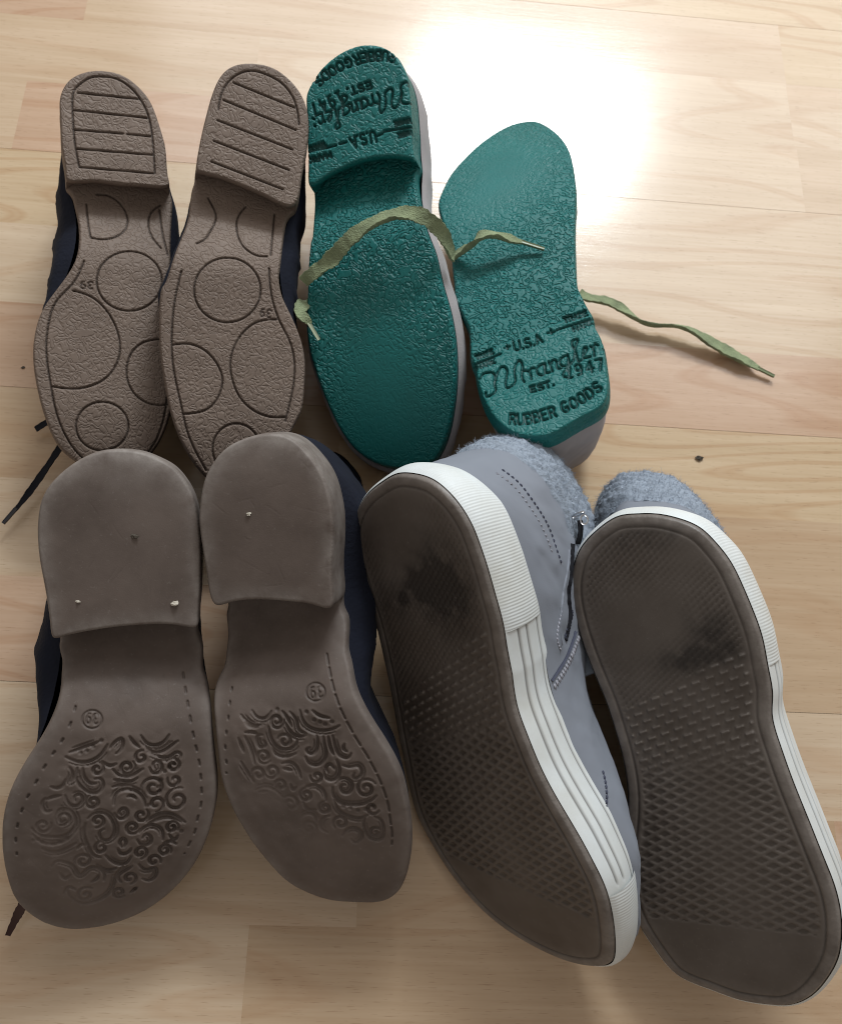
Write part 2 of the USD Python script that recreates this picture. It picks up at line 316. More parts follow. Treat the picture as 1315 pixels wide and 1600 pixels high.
def upper(fr, poly, prof_top, H, shaft=0.75, bulge=0.003, close=0.05, f0=.42, f1=.62, N=200, K=26, p=2.4, zmin=0.004, vc=.36, t_from=0.0, t_to=1.0, shift=None, inset=0.0012, cap=True, wr=0.0008, seed=0, thick=0.0):
    L = fr.L
    hp = clean(poly.buffer(close).buffer(-close - inset))
    b = ring_pts(hp, hp.exterior.length/N)
    vs = np.linspace(b[:,1].min()+1e-4, b[:,1].max()-1e-4, 80); cs = []
    for v in vs:
        it = hp.intersection(shapely.LineString([(-1, v), (1, v)])); cs.append((it.bounds[0]+it.bounds[2])/2)
    cs = np.convolve(np.pad(cs, 6, 'edge'), np.ones(13)/13, 'valid')
    c = np.interp(b[:,1], vs, cs)
    V = []
    ts = np.linspace(t_from, t_to, K)
    for t in ts:
        fv = sstep(f0*L, f1*L, b[:,1])
        sf = (1 - min(t, .9995)**p)**(1/p); ss = 1 - (1-shaft)*t**1.3
        s = fv*sf + (1-fv)*ss
        bl = ((bulge(b[:,1]/L, normals2(b)[:,0]) if callable(bulge) else bulge) + thick) * math.sin(math.pi*min(1, t**.6*1.0))
        u = c + (b[:,0]-c)*s; v = vc*L + (b[:,1]-vc*L)*s
        n = normals2(b); u = u + n[:,0]*bl*s; v = v + n[:,1]*bl*s
        w = prof_top(v) - t*H(v/L)
        if shift is not None:
            du, dv = shift(t, v/L); u = u + du; v = v + dv
        V.append(np.c_[u, v, w])
    V = np.vstack(V); n = len(b)
    if wr:
        V[:, :2] += (meshkit.fbm(V*90 + seed*5.3, 3)[:, None] - .5)*2*wr*np.array([1, 1])*np.repeat(np.minimum(1, (ts-t_from)*6), n)[:, None]
    W = fr.world(V); 
    W[:, 2] = np.where(W[:, 2] < zmin + .006, zmin + .006*np.exp(np.minimum(0, (W[:, 2]-zmin-.006)/.006)), W[:, 2])
    fa = []
    i = np.arange(n); j = np.roll(i, -1)
    for k in range(K-1):
        a, d = k*n, (k+1)*n
        fa += [np.c_[a+i, d+i, d+j], np.c_[a+i, d+j, a+j]]
    if cap:
        W = np.vstack([W, W[-n:].mean(0)]); fa.append(np.c_[(K-1)*n+i, np.full(n, len(W)-1), (K-1)*n+j])
    return W, np.vstack(fa)[:, ::-1]

def rayhit(V, Fa, px):
    """first hit of the pixel's line of sight with a mesh: point and normal (used to sew threads onto uppers)"""
    out = []
    a, e1, e2 = V[Fa[:,0]], V[Fa[:,1]]-V[Fa[:,0]], V[Fa[:,2]]-V[Fa[:,0]]
    for d in ray(px):
        h = np.cross(d, e2); det = (e1*h).sum(1); ok = np.abs(det) > 1e-14; inv = np.where(ok, 1/np.where(ok, det, 1), 0)
        s = CAM - a; u = (s*h).sum(1)*inv; q = np.cross(s, e1); v = (q @ d)*inv; t = (q*e2).sum(1)*inv
        m = ok & (u >= -1e-6) & (v >= -1e-6) & (u+v <= 1+1e-6) & (t > 0)
        if not m.any(): out.append(None); continue
        k = np.where(m)[0][t[m].argmin()]; nn = np.cross(e1[k], e2[k]); nn /= np.linalg.norm(nn)
        if nn @ d > 0: nn = -nn
        out.append((CAM + t[k]*d, nn))
    return out

def ribbon(pts, up, width, thick, twist=None, n=60, taper=None):
    """flat woven strip with rounded edges along a 3-D curve"""
    pts = np.asarray(pts, float)
    t = np.r_[0, np.cumsum(np.linalg.norm(np.diff(pts, axis=0), axis=1))]; tt = np.linspace(0, t[-1], n)
    c = CubicSpline(t, pts)(tt); T = np.gradient(c, axis=0); T /= np.linalg.norm(T, axis=1, keepdims=True)
    up = np.asarray(up, float); up = np.tile(up, (n, 1)) if up.ndim == 1 else CubicSpline(t, up)(tt)
    S = np.cross(T, up); S /= np.linalg.norm(S, axis=1, keepdims=True); U = np.cross(S, T)
    tw = np.zeros(n) if twist is None else np.interp(tt/t[-1], np.linspace(0, 1, len(twist)), np.radians(twist))
    ww = np.ones(n) if taper is None else np.interp(tt/t[-1], np.linspace(0, 1, len(taper)), taper)
    a = np.linspace(0, 2*np.pi, 16, endpoint=False)
    ex, ey = np.sign(np.cos(a))*np.abs(np.cos(a))**.6, np.sign(np.sin(a))*np.abs(np.sin(a))**.8
    V = []
    for i in range(n):
        s = S[i]*math.cos(tw[i]) + U[i]*math.sin(tw[i]); u = -S[i]*math.sin(tw[i]) + U[i]*math.cos(tw[i])
        cup = .25*thick*np.cos(2*a)
        wob = 1 + .06*math.sin(i*1.7) + .06*math.sin(i*.61+1) + .05*math.sin(i*.33)
        V.append(c[i] + np.outer(ex, s)*width/2*ww[i]*wob + np.outer(ey*thick/2 + cup, u)*max(.6, ww[i]))
    m = len(a); V = np.vstack(V)
    if width > .006: V += (np.stack([meshkit.fbm(V*260 + k*31.7, 3) for k in range(3)], 1) - .5)*width*.10
    i = np.arange(m); j = np.roll(i, -1); fa = []
    for k in range(n-1): fa += [np.c_[k*m+i, (k+1)*m+i, (k+1)*m+j], np.c_[k*m+i, (k+1)*m+j, k*m+j]]
    V = np.vstack([V, V[:m].mean(0), V[-m:].mean(0)])
    fa += [np.c_[i, j, np.full(m, len(V)-2)], np.c_[(n-1)*m+i, np.full(m, len(V)-1), (n-1)*m+j]]
    return V, np.vstack(fa)
def tube(pts, r, n=None, seg=8):
    pts = np.asarray(pts, float); n = n or max(6, len(pts)*4)
    d = pts[-1]-pts[0]; up = np.array([0, 0, 1.0]) if abs(d[2]) < .8*np.linalg.norm(d) + 1e-9 else np.array([1.0, 0, 0])
    if len(pts) == 2: pts = np.linspace(pts[0], pts[1], 4)
    return ribbon(pts, up, 2*r, 2*r, n=n)
def cat(ms):
    V, Fs, k = [], [], 0
    for v, f in ms: V.append(v); Fs.append(np.asarray(f)+k); k += len(v)
    return np.vstack(V), np.vstack(Fs)

# ------------------------------------------------------------------ engraved lettering: stroke letters in a unit box
def arc(cx, cy, rx, ry, a0, a1, n=12):
    a = np.radians(np.linspace(a0, a1, n)); return [(cx+rx*math.cos(t), cy+ry*math.sin(t)) for t in a]
GL = {'R': [[(0,0),(0,1),(.4,1)] + arc(.4,.76,.25,.24,90,-90) + [(0,.52)], [(.35,.52),(.68,0)]],
      'U': [[(0,1),(0,.3)] + arc(.32,.3,.32,.3,180,360) + [(.64,1)]],
      'B': [[(0,0),(0,1),(.4,1)] + arc(.4,.77,.22,.23,90,-90) + [(0,.54)], [(.4,.54)] + arc(.4,.27,.26,.27,90,-90) + [(0,0)]],
      'E': [[(.6,1),(0,1),(0,0),(.6,0)], [(0,.52),(.5,.52)]],
      'G': [arc(.34,.5,.34,.5,50,320,20) + [(.62,.42),(.36,.42)]],
      'O': [arc(.34,.5,.34,.5,0,360,24)], '0': [arc(.34,.5,.34,.5,0,360,24)],
      'D': [[(0,0),(0,1),(.25,1)] + arc(.25,.5,.4,.5,90,-90,16) + [(0,0)]],
      'S': [arc(.32,.75,.3,.25,30,270,14) + arc(.32,.25,.3,.25,90,-150,14)],
      'T': [[(0,1),(.64,1)], [(.32,1),(.32,0)]], 'A': [[(0,0),(.34,1),(.68,0)], [(.12,.35),(.56,.35)]],
      'M': [[(0,0),(0,1),(.38,.35),(.76,1),(.76,0)]], 'K': [[(0,0),(0,1)], [(.6,1),(.02,.45),(.62,0)]],
      '1': [[(.1,.8),(.32,1),(.32,0)], [(.1,0),(.54,0)]], '9': [arc(.32,.7,.28,.3,-20,340,20) + [(.58,.4),(.45,.05),(.15,.02)]],
      '4': [[(.48,0),(.48,1),(0,.32),(.68,.32)]], '7': [[(0,1),(.62,1),(.25,0)]],
      '3': [arc(.28,.75,.27,.25,150,-80,14) + arc(.28,.26,.31,.27,80,-150,14)], '.': [[(.05,0),(.1,.05)]], ' ': [],
      '+': [[(.1,.5),(.55,.5)], [(.32,.75),(.32,.25)]]}
def text_px(txt, base, height, flip=1, gap=.25, slant=0.0, squeeze=1.0):
    """stroke text along a pixel polyline; letters stand on its left (flip=1: up when reading to the right)"""
    base = spline(base, .5); s = np.r_[0, np.cumsum(np.linalg.norm(np.diff(base, axis=0), axis=1))]
    wid = {'.': .2, ' ': .5, 'M': .8}; tot = sum(wid.get(c, .68)+gap for c in txt) - gap
    k = s[-1]/tot; x = 0; out = []
    for c in txt:
        for st in GL[c]:
            q = np.asarray(st, float); q = np.vstack([np.linspace(a, b, 6) for a, b in zip(q[:-1], q[1:])])
            pos = (x + q[:,0] + slant*q[:,1])*k; pos = np.clip(pos, 0, s[-1])
            bx = np.stack([np.interp(pos, s, base[:,0]), np.interp(pos, s, base[:,1])], 1)
            mid = min(s[-1], (x+.3)*k); e = .02*s[-1]
            tx = np.array([np.interp(min(mid+e, s[-1]), s, base[:,i]) - np.interp(max(mid-e, 0), s, base[:,i]) for i in (0, 1)]); tx /= np.linalg.norm(tx)
            up = np.array([tx[1], -tx[0]])*flip
            out.append(bx + up*q[:, 1:2]*height)
        x += wid.get(c, .68) + gap
    return out
def dens(lines, n=14): return [np.vstack([np.linspace(a, b, n) for a, b in zip(l[:-1], l[1:])]) for l in map(np.asarray, lines)]
def Z(s, ox, oy): return lambda pts: [(ox + x/s, oy + y/s) for x, y in pts]
def ell(cx, cy, rx, ry, a0=0, a1=360, n=40): return arc(cx, cy, rx, ry, a0, a1, n)
def Hf(*k): k = np.array(k, float); return lambda x: np.interp(x, k[:,0], k[:,1])
def heeled(fr, vb, hh, ball, spring=.006, front=.84):
    L = fr.L
    def prof(v):
        v = np.asarray(v, float)
        return -hh*(1 - sstep(vb - .004, ball, v)) - spring*np.clip((v/L - front)/(1-front), 0, 1.3)**2
    fr.prof = prof
def gauss(p, c, r): return np.exp(-(((p - c)/r)**2).sum(1))

def rubber_shoe(th, fr, heel_px, sole_px, hh, mat, relief_h, relief_s, step=.0008, slab=.006, heel_out=.001, er=.0015, sole_er=.0015):
    """heel block and outsole of a heeled shoe from their outlines"""
    def brk(k): return lambda b: np.where(normals2(b)[:,1] > .6, -.008*k, heel_out*k)
    heel_uv = fr.unproj(sm(heel_px), 0, flat); hpoly = smooth_poly(heel_uv)
    spoly = smooth_poly(fr.unproj(sm(sole_px)))
    full = clean(spoly.union(hpoly.buffer(.0008)).buffer(.014).buffer(-.014))
    v, f, a, _ = field(fr, hpoly, step, relief_h, er, [(.0002, er+.0005), (brk(.4), .0055), (lambda b: brk(.4)(b) - .0004, .0058), (lambda b: brk(.4)(b) - .0004, .0062), (brk(.45), .0066), (brk(1.0), hh + .0012)])
    part(th, 'heel', v, f, mat, attrs=a)
    v, f, a, _ = field(fr, full, step, lambda p, d: relief_s(p, d, fr.prof(p[:,1])), sole_er, [(.0004, sole_er+.0006), (.0004, slab)])
    part(th, 'outsole', v, f, mat, attrs=a)
    return hpoly, full

WAIST = Hf((-.1, .001), (.1, .003), (.2, .012), (.4, .014), (.5, .010), (.6, .002), (.66, .0005), (1.1, .0005))
MID = Hf((-.1, 0), (.12, .0), (.26, .008), (.42, .015), (.53, .011), (.62, .002), (.68, 0), (1.1, 0))
LOW = Hf((-.1, 0), (.22, .0), (.36, .009), (.46, .013), (.54, .008), (.64, .0), (1.1, .0))
def waist(left, right, cv=WAIST): return lambda f, nx: cv(f)*np.where(nx < 0, left, right)
# ---------- A and B: navy shoes with tan crepe soles
z1, z2 = Z(2.63, 0, 60), Z(2.63, 0, 400)
def navy_crepe(name, label, heel_px, zh, toe_px, zt, lean, heel_out_px, sole_px, hl, sl, num, vbfrac, sides):
    fr = Frame(heel_px, zh, toe_px, zt, lean)
    th = Thing(name, label, 'shoe', fr.o + fr.v*fr.L*.5, 'pair of navy shoes with tan crepe soles')
    heeled(fr, vbfrac*fr.L, .015, .50*fr.L, .008, .82)
    hs = px_lines(fr, hl, prof=flat); ss = px_lines(fr, sl)
    ns = [fr.unproj(q) for q in dens(num)]
    def rh(p, d):
        g = strokes_depth(p, hs, .0008, 1); return -.0013*g + .0001*(meshkit.fbm(np.c_[p*400, p[:,:1]*0], 2)-.5), np.zeros(len(p)), g
    def rs(p, d, w):
        g = strokes_depth(p, ss, .0008, 1); g2 = strokes_depth(p, ns, .0007, 1)
        return w - .0013*g - .0008*g2, np.zeros(len(p)), np.maximum(g, .9*g2)
    hp, full = rubber_shoe(th, fr, heel_out_px, sole_px, .015, CREPE, rh, rs, step=.0006)
    top = lambda v: fr.prof(v) - .0045
    H = Hf((-.1, .125), (.35, .12), (.45, .095), (.62, .062), (.85, .045), (1.05, .03))
    v, f = upper(fr, full, top, H, shaft=.85, bulge=waist(*sides, MID), close=.09, seed=3, wr=.0016)
    part(th, 'upper', v, f, NAVY)
    return th, fr, full, (v, f)

A_heel = z1([(245,250),(260,200),(300,155),(370,130),(440,130),(510,150),(570,195),(620,260),(660,370),(680,450),(690,560),(692,603),(600,603),(480,595),(380,583),(278,580),(268,540),(255,450),(250,400),(246,300)])
A_sole = z1([(300,640),(320,740),(325,840),(300,930),(215,1052)]) + z2([(165,240),(140,340),(138,440),(160,570),(200,700),(250,790),(310,840)]) + [(140,733),(170,738),(205,730),(235,708),(257,672),(272,620),(279,570),(277,520),(270,465),(266,400),(268,334),(263,300),(200,293),(120,290)]
A_hl = [z1([(325,528),(310,450),(303,390),(297,290),(303,215),(330,185),(370,160),(420,155),(480,165),(540,205),(580,255),(610,320),(625,400),(632,480),(636,553)]), z1([(325,528),(635,554)]),
        z1([(318,222),(570,248)]), z1([(298,293),(608,326)]), z1([(300,374),(505,390)]), z1([(522,392),(618,402)]), z1([(310,452),(630,478)])]
A_sl = [z1([(355,680),(362,760),(372,818)]), z1([(372,818),(430,825),(500,800),(524,745),(490,675),(440,643),(395,640)]), z1([(660,685),(625,710),(610,755),(622,810),(662,862)]), z1([(655,700),(668,800),(690,890)]),
        ell(202, 439, 51, 46.5), z2([(345,20),(300,110),(235,180),(205,250),(190,350),(195,450),(210,540),(225,620),(260,720),(310,800),(345,835)]),
        z2([(300,142),(370,165),(430,215),(475,290),(493,370),(480,440),(430,505),(350,540),(280,545),(210,535)]), ell(159.7, 666, 41, 38), z2([(665,340),(590,355),(540,400),(520,470),(535,540),(580,590),(640,612),(690,610)]),
        z2([(690,560),(675,660),(640,760),(590,830)])]
thA, frA, fullA, upA = navy_crepe('navy_shoe', 'navy shoe with tan crepe sole, black lace trailing on the floor beside it', (160,109), .122, (172,738), .048, -14, A_heel, A_sole, A_hl, A_sl,
    text_px('39', z2([(382,106),(330,104)]), 11), .30, (1.2, .8))
B_heel = z1([(805,540),(820,430),(850,300),(885,190),(930,125),(990,100),(1060,100),(1130,120),(1200,175),(1245,240),(1268,330),(1262,440),(1240,560),(1205,683),(1100,650),(1000,605),(900,567),(810,545)])
B_sole = z1([(785,650),(770,750),(720,880),(680,1000)]) + z2([(665,130),(655,260),(660,400),(680,540),(710,670),(760,790),(830,890)]) + [(350,765),(385,772),(418,757),(442,715)] + z2([(1200,710),(1235,640),(1250,530),(1252,430),(1235,340),(1190,230),(1150,130),(1143,50)]) + z1([(1145,960),(1160,850),(1185,720)]) + [(452,322),(380,300),(310,280)]
B_hl = [z1([(897,290),(908,230),(950,165),(1020,132),(1090,145),(1160,185),(1205,245),(1222,300),(1228,352)]), z1([(958,180),(1210,283)]), z1([(918,252),(1215,375)]), z1([(893,335),(1202,456)]), z1([(878,420),(1187,540)]), z1([(868,505),(1163,620)])]
B_sl = [z1([(855,655),(876,695),(887,738),(865,790),(840,825),(808,842)]), z1([(1010,690),(975,740),(978,815),(1010,865),(1060,893),(1097,895)]), z1([(1128,720),(1120,800),(1112,890)]), ell(355, 453, 52, 50.5),
        z2([(745,60),(715,200),(705,360),(715,480),(745,620),(775,740),(845,880)]), z2([(707,365),(780,362),(850,395),(900,460),(913,520),(890,590),(840,635),(750,650)]),
        z2([(1105,50),(1115,160),(1150,270),(1190,350),(1210,450),(1200,560),(1172,680)]), z2([(1138,260),(1060,270),(990,325),(950,410),(950,490),(985,580),(1050,640),(1120,663),(1175,662)]), ell(369, 702, 37, 40)]
thB, frB, fullB, upB = navy_crepe('navy_shoe', 'navy shoe with tan crepe sole, between its twin and the looped lace', (392,98), .137, (392,774), .050, -9, B_heel, B_sole, B_hl, B_sl,
    text_px('39', z2([(1116,222),(1070,216)]), 12), .30, (.45, 1.15))
def lace(th, px_z, width, thick, mat, twist=None, n=60, taper=None, label=None, up=(0, 0, 1), aglet=None, amat=None):
    pts = [at(x, y, z) for x, y, z in px_z]
    v, f = ribbon(pts, up, width, thick, twist, n, taper); p = part(th, 'lace', v, f, mat, label=label)
    if aglet:
        q = [at(x, y, z) for x, y, z in aglet]; v, f = tube(q, .0012); part(th, 'aglet', v, f, amat or mat, parent=p)
    return p
lace(thA, [(112,672,.026),(92,702,.020),(70,735,.013),(45,770,.009),(24,797,.008)], .0048, .0016, LACEB, [10,0,-10,15,0], 40, [1,1,1,1,.6], aglet=[(26,794,.008),(5,818,.0085)], amat=AGLETB)
lace(thA, [(85,655,.012),(70,662,.009),(56,671,.006)], .0045, .0016, LACEB, [0,10], 14, [1,1,.9])

# ---------- C and D: lilac grey shoes with green rubber soles
z3, z4, z5, z6 = Z(4.383, 440, 40), Z(3.6375, 440, 320), Z(4.383, 660, 170), Z(4.109, 660, 440)
def script(pts_list, org, ex, ey):
    o, ex, ey = map(np.array, (org, ex, ey)); return [np.array([o + x*ex + y*ey for x, y in spline(l, .02)]) for l in pts_list]
SCRIPT = [[(0,.85),(.05,1.0),(.11,.9),(.10,.45),(.08,.05),(.03,0),(.02,.2)], [(.10,.35),(.15,.85),(.19,1.0),(.22,.85),(.19,.35),(.2,.05),(.24,.1),(.27,.5),(.30,.9),(.33,1.0),(.345,.75),(.32,.3),(.33,.05)],
          [(.35,.5),(.38,.42),(.385,.05)], [(.385,.35),(.41,.5),(.43,.45)], [(.50,.5),(.46,.45),(.45,.15),(.48,.05),(.51,.25),(.515,.5),(.51,.1),(.54,.05)],
          [(.55,.5),(.56,.05)], [(.56,.35),(.585,.5),(.605,.45),(.605,.1),(.63,.05)], [(.69,.5),(.65,.45),(.64,.15),(.67,.08),(.70,.3),(.705,.5),(.69,-.2),(.66,-.4),(.63,-.25),(.70,.05),(.74,.2)],
          [(.74,.2),(.79,.8),(.80,1.0),(.775,1.0),(.77,.5),(.78,.05),(.81,.1)], [(.82,.25),(.86,.45),(.85,.55),(.825,.4),(.83,.1),(.87,.08)], [(.89,.5),(.905,.42),(.9,.05)], [(.905,.35),(.93,.52),(.95,.42)], [(.99,.55),(1.0,.5)], [(.985,.2),(1.0,.15)]]
def green_shoe(label, heel_px, zh, toe_px, zt, lean, heel_out_px, sole_px, hh, vbfrac, text_h, text_s, wear_c, hstep=.0006):
    fr = Frame(heel_px, zh, toe_px, zt, lean)
    th = Thing('green_soled_shoe', label, 'shoe', fr.o + fr.v*fr.L*.5, 'pair of lilac grey shoes with green rubber soles')
    heeled(fr, vbfrac*fr.L, hh, .48*fr.L, .022 if hh > .01 else .014, .60 if hh > .01 else .64)
    ht = [fr.unproj(q, 0, flat) for q in text_h]; hts = [fr.unproj(q) for q in text_s]
    wc = [(fr.unproj([c])[0], r, a) for c, r, a in wear_c]
    def wear(p): return np.clip(sum(a*gauss(p, c, np.array(r)) for c, r, a in wc), 0, 1)
    def rh(p, d):
        g = strokes_depth(p, ht, .0013, 1); return -.0017*g, np.maximum(wear(p), .55), g
    def rs(p, d, w):
        g = strokes_depth(p, hts, .0014, 1) if hts else np.zeros(len(p)); return w - .0017*g, wear(p), g
    hp, full = rubber_shoe(th, fr, heel_out_px, sole_px, hh, GREEN, rh, rs, step=hstep, slab=.0105 if th.path.endswith('shoe') else .0065, er=.002, sole_er=.0022)
    return th, fr, hp, full
C_heel = z3([(165,480),(195,400),(260,300),(350,215),(450,155),(560,125),(660,130),(740,165),(800,220),(845,310),(870,420),(882,560),(890,700),(893,820),(903,912),(880,912),(780,895),(660,900),(520,930),(400,980),(290,1040),(192,1093),(178,960),(172,800),(172,640)])
C_sole = z3([(220,1160),(210,1400),(200,1560)]) + z4([(165,200),(150,330),(145,480),(138,600),(145,760),(175,900),(230,1060),(300,1220),(380,1350),(480,1440),(600,1490),(730,1500),(830,1480),(890,1420),(940,1300),(970,1150),(985,1000),(985,850),(970,700),(940,560),(900,420),(860,250)]) + z3([(985,1400),(945,1230),(920,1050),(905,980),(600,1000),(230,1060)])
C_th = (dens(text_px('RUBBER', z3([(778,182),(700,170),(620,172),(540,185),(485,205)]), 15, gap=.3)) + dens(text_px('GOODS', z3([(462,215),(390,245),(320,285),(255,330),(212,375)]), 14, gap=.3))
        + dens(text_px('EST.', z3([(600,378),(520,405),(440,430)]), 11)) + dens(text_px('1947', z3([(392,445),(300,490),(190,548)]), 18, gap=.35))
        + dens(text_px('U.S.A', z3([(632,720),(550,738),(462,770)]), 17, gap=.2))
        + [np.array(q) for q in (np.linspace(*z3([(885,690),(700,722)]), 60), np.linspace(*z3([(370,818),(180,862)]), 60), np.linspace(*z3([(690,735),(655,752)]), 14), np.linspace(*z3([(440,795),(395,808)]), 14))]
        + dens(text_px('TRADE', z3([(880,628),(765,655)]), 7)) + dens(text_px('MARK', z3([(880,712),(790,735)]), 7)) + dens(text_px('TRADE', z3([(290,790),(182,830)]), 7)) + dens(text_px('MARK', z3([(330,865),(182,905)]), 8))
        + script(SCRIPT, z3([(872,375)])[0], (-152, 54), (7, 32)))
thC, frC, hpC, fullC = green_shoe('lilac grey shoe with green rubber sole, heel uppermost, a green lace looped across its sole', (575,68), .140, (640,733), .052, 16, C_heel, C_sole, .017, .27, C_th, [],
    [((600,600),(.036,.052),1.0),((600,690),(.05,.03),.5)])
D_heelband = z6([(322,480),(335,540),(345,600),(385,740),(450,860),(530,940),(620,985),(720,995),(820,980),(920,930),(1030,865),(1140,800),(1185,720),(1190,620),(1175,500),(1150,370),(1098,262),(1065,190),(950,225),(800,280),(650,340),(480,415),(400,450)])
D_sole = z5([(105,640),(130,560),(180,460),(250,370),(350,270),(450,190),(560,125),(660,88),(770,80),(850,110),(930,170),(985,240),(1020,330),(1040,450),(1050,570),(1042,800),(1046,1000),(1058,1200)]) + z6([(1010,60),(1060,160),(1098,262),(700,410),(330,545),(300,330),(260,220),(210,100)]) + z5([(215,1200),(200,1050),(190,940),(150,830),(120,720)])
D_ts = (dens(text_px('EST.', z6([(695,708),(770,690),(845,662)]), 9)) + dens(text_px('1947', z6([(925,622),(1035,590),(1165,562)]), 17, gap=.35))
        + dens(text_px('RUBBER', z6([(555,912),(640,915),(750,895),(858,862)]), 16, gap=.3)) + dens(text_px('GOODS', z6([(905,842),(990,802),(1080,745),(1155,690)]), 16, gap=.3))
        + dens(text_px('U.S.A', z6([(590,440),(680,420),(770,385)]), 14, gap=.2)) + dens(text_px('+', z6([(525,450),(575,435)]), 12))
        + [np.array(q) for q in (np.linspace(*z6([(340,525),(500,462)]), 60), np.linspace(*z6([(862,308),(1092,232)]), 70), np.linspace(*z6([(800,328),(850,318)]), 16), np.linspace(*z6([(820,305),(828,335)]), 10))]
        + dens(text_px('TRADE', z6([(345,500),(455,458)]), 7)) + dens(text_px('MARK', z6([(348,562),(465,520)]), 7)) + dens(text_px('TRADE', z6([(912,262),(1060,212)]), 8)) + dens(text_px('MARK', z6([(970,318),(1098,265)]), 8))
        + script(SCRIPT, z6([(395,745)])[0], (191, -71), (-9, -35)))
thD, frD, hpD, fullD = green_shoe('lilac grey shoe with green rubber sole lying with toe uppermost, lettered heel towards the viewer', (862,684), .105, (825,189), .066, 16, D_heelband, D_sole, .004, .26, D_ts, D_ts,
    [((790,260),(.040,.050),1.0),((740,330),(.03,.03),.5),((835,655),(.05,.014),1.0)])
for th, fr, full, pt in ((thC, frC, fullC, 2), (thD, frD, fullD, 2)):
    top = lambda v, fr=fr, th=th: fr.prof(v) - (.0095 if th is thC else .0055)
    H = Hf((-.1, .085), (.35, .082), (.5, .07), (.7, .05), (.9, .038), (1.05, .028))
    v, f = upper(fr, full, top, H, shaft=.78, bulge=.0045 if th is thC else .001, close=.10, seed=8, p=2.8, wr=.0012, inset=-.0008 if th is thC else .0012)
    part(th, 'upper', v, f, LILAC)
    if th is thC: upC = (v, f)
    else: upD = (v, f)
def on_sole(fr, pts):
    return [fr.surf([(x, y)], l)[0] for x, y, l in pts]
def lace3(th, pts, width, thick, mat, twist, n, taper, up, aglet=None, amat=None, label=None):
    v, f = ribbon(pts, up, width, thick, twist, n, taper); p = part(th, 'lace', v, f, mat, label=label)
    if aglet is not None: v, f = tube(aglet, .00115); part(th, 'aglet', v, f, amat, parent=p)
w = frC.w
lace3(thC, on_sole(frC, [(474,440,.004),(488,428,.006),(512,410,.008),(540,380,.011),(575,352,.015),(615,335,.018),(650,335,.017),(680,352,.012),(697,376,.003),(708,402,-.010)]), .0098, .0036, LACEG, [-30,15,-25,5,35,45,10,-10,40,70], 120, [.75,1,1,1,1,1.05,1,1,.9,.8], w)
a = on_sole(frC, [(478,470,-.004),(470,480,.003),(468,489,.006),(476,497,.006),(484,506,.005)])
lace3(thC, a, .0085, .003, LACEG, [0,20,40,10], 30, [1.0,1.1,1,.8,.45], w, aglet=on_sole(frC, [(482,504,.005),(498,531,.003)]), amat=AGLETP)
w = frD.w
a = on_sole(frD, [(708,402,.003),(722,391,.007),(738,380,.013),(750,369,.017),(768,366,.016),(790,371,.012),(815,378,.007)])
lace3(thD, a, .0084, .0034, LACEG, [30,15,50,10,35,10,0], 50, [.8,1,1,1,1,.9,.4], w, aglet=on_sole(frD, [(812,377,.007),(850,389,.003)]), amat=AGLET)
lace(thD, [(905,458,.016),(922,466,.014),(945,470,.013),(968,480,.012),(990,495,.010),(1018,507,.009),(1045,508,.010),(1072,513,.011),(1100,528,.009),(1130,546,.006),(1160,562,.005),(1185,576,.005)], .0100, .0030, LACEG, [10,30,10,45,65,60,40,20,15,30,10], 90, [.9,1,1,1,.9,.8,.9,1,1.2,1.15,.5],
     aglet=[(1183,575,.005),(1209,588,.004)], amat=AGLET, label='green lace trailing to the right across the floor')

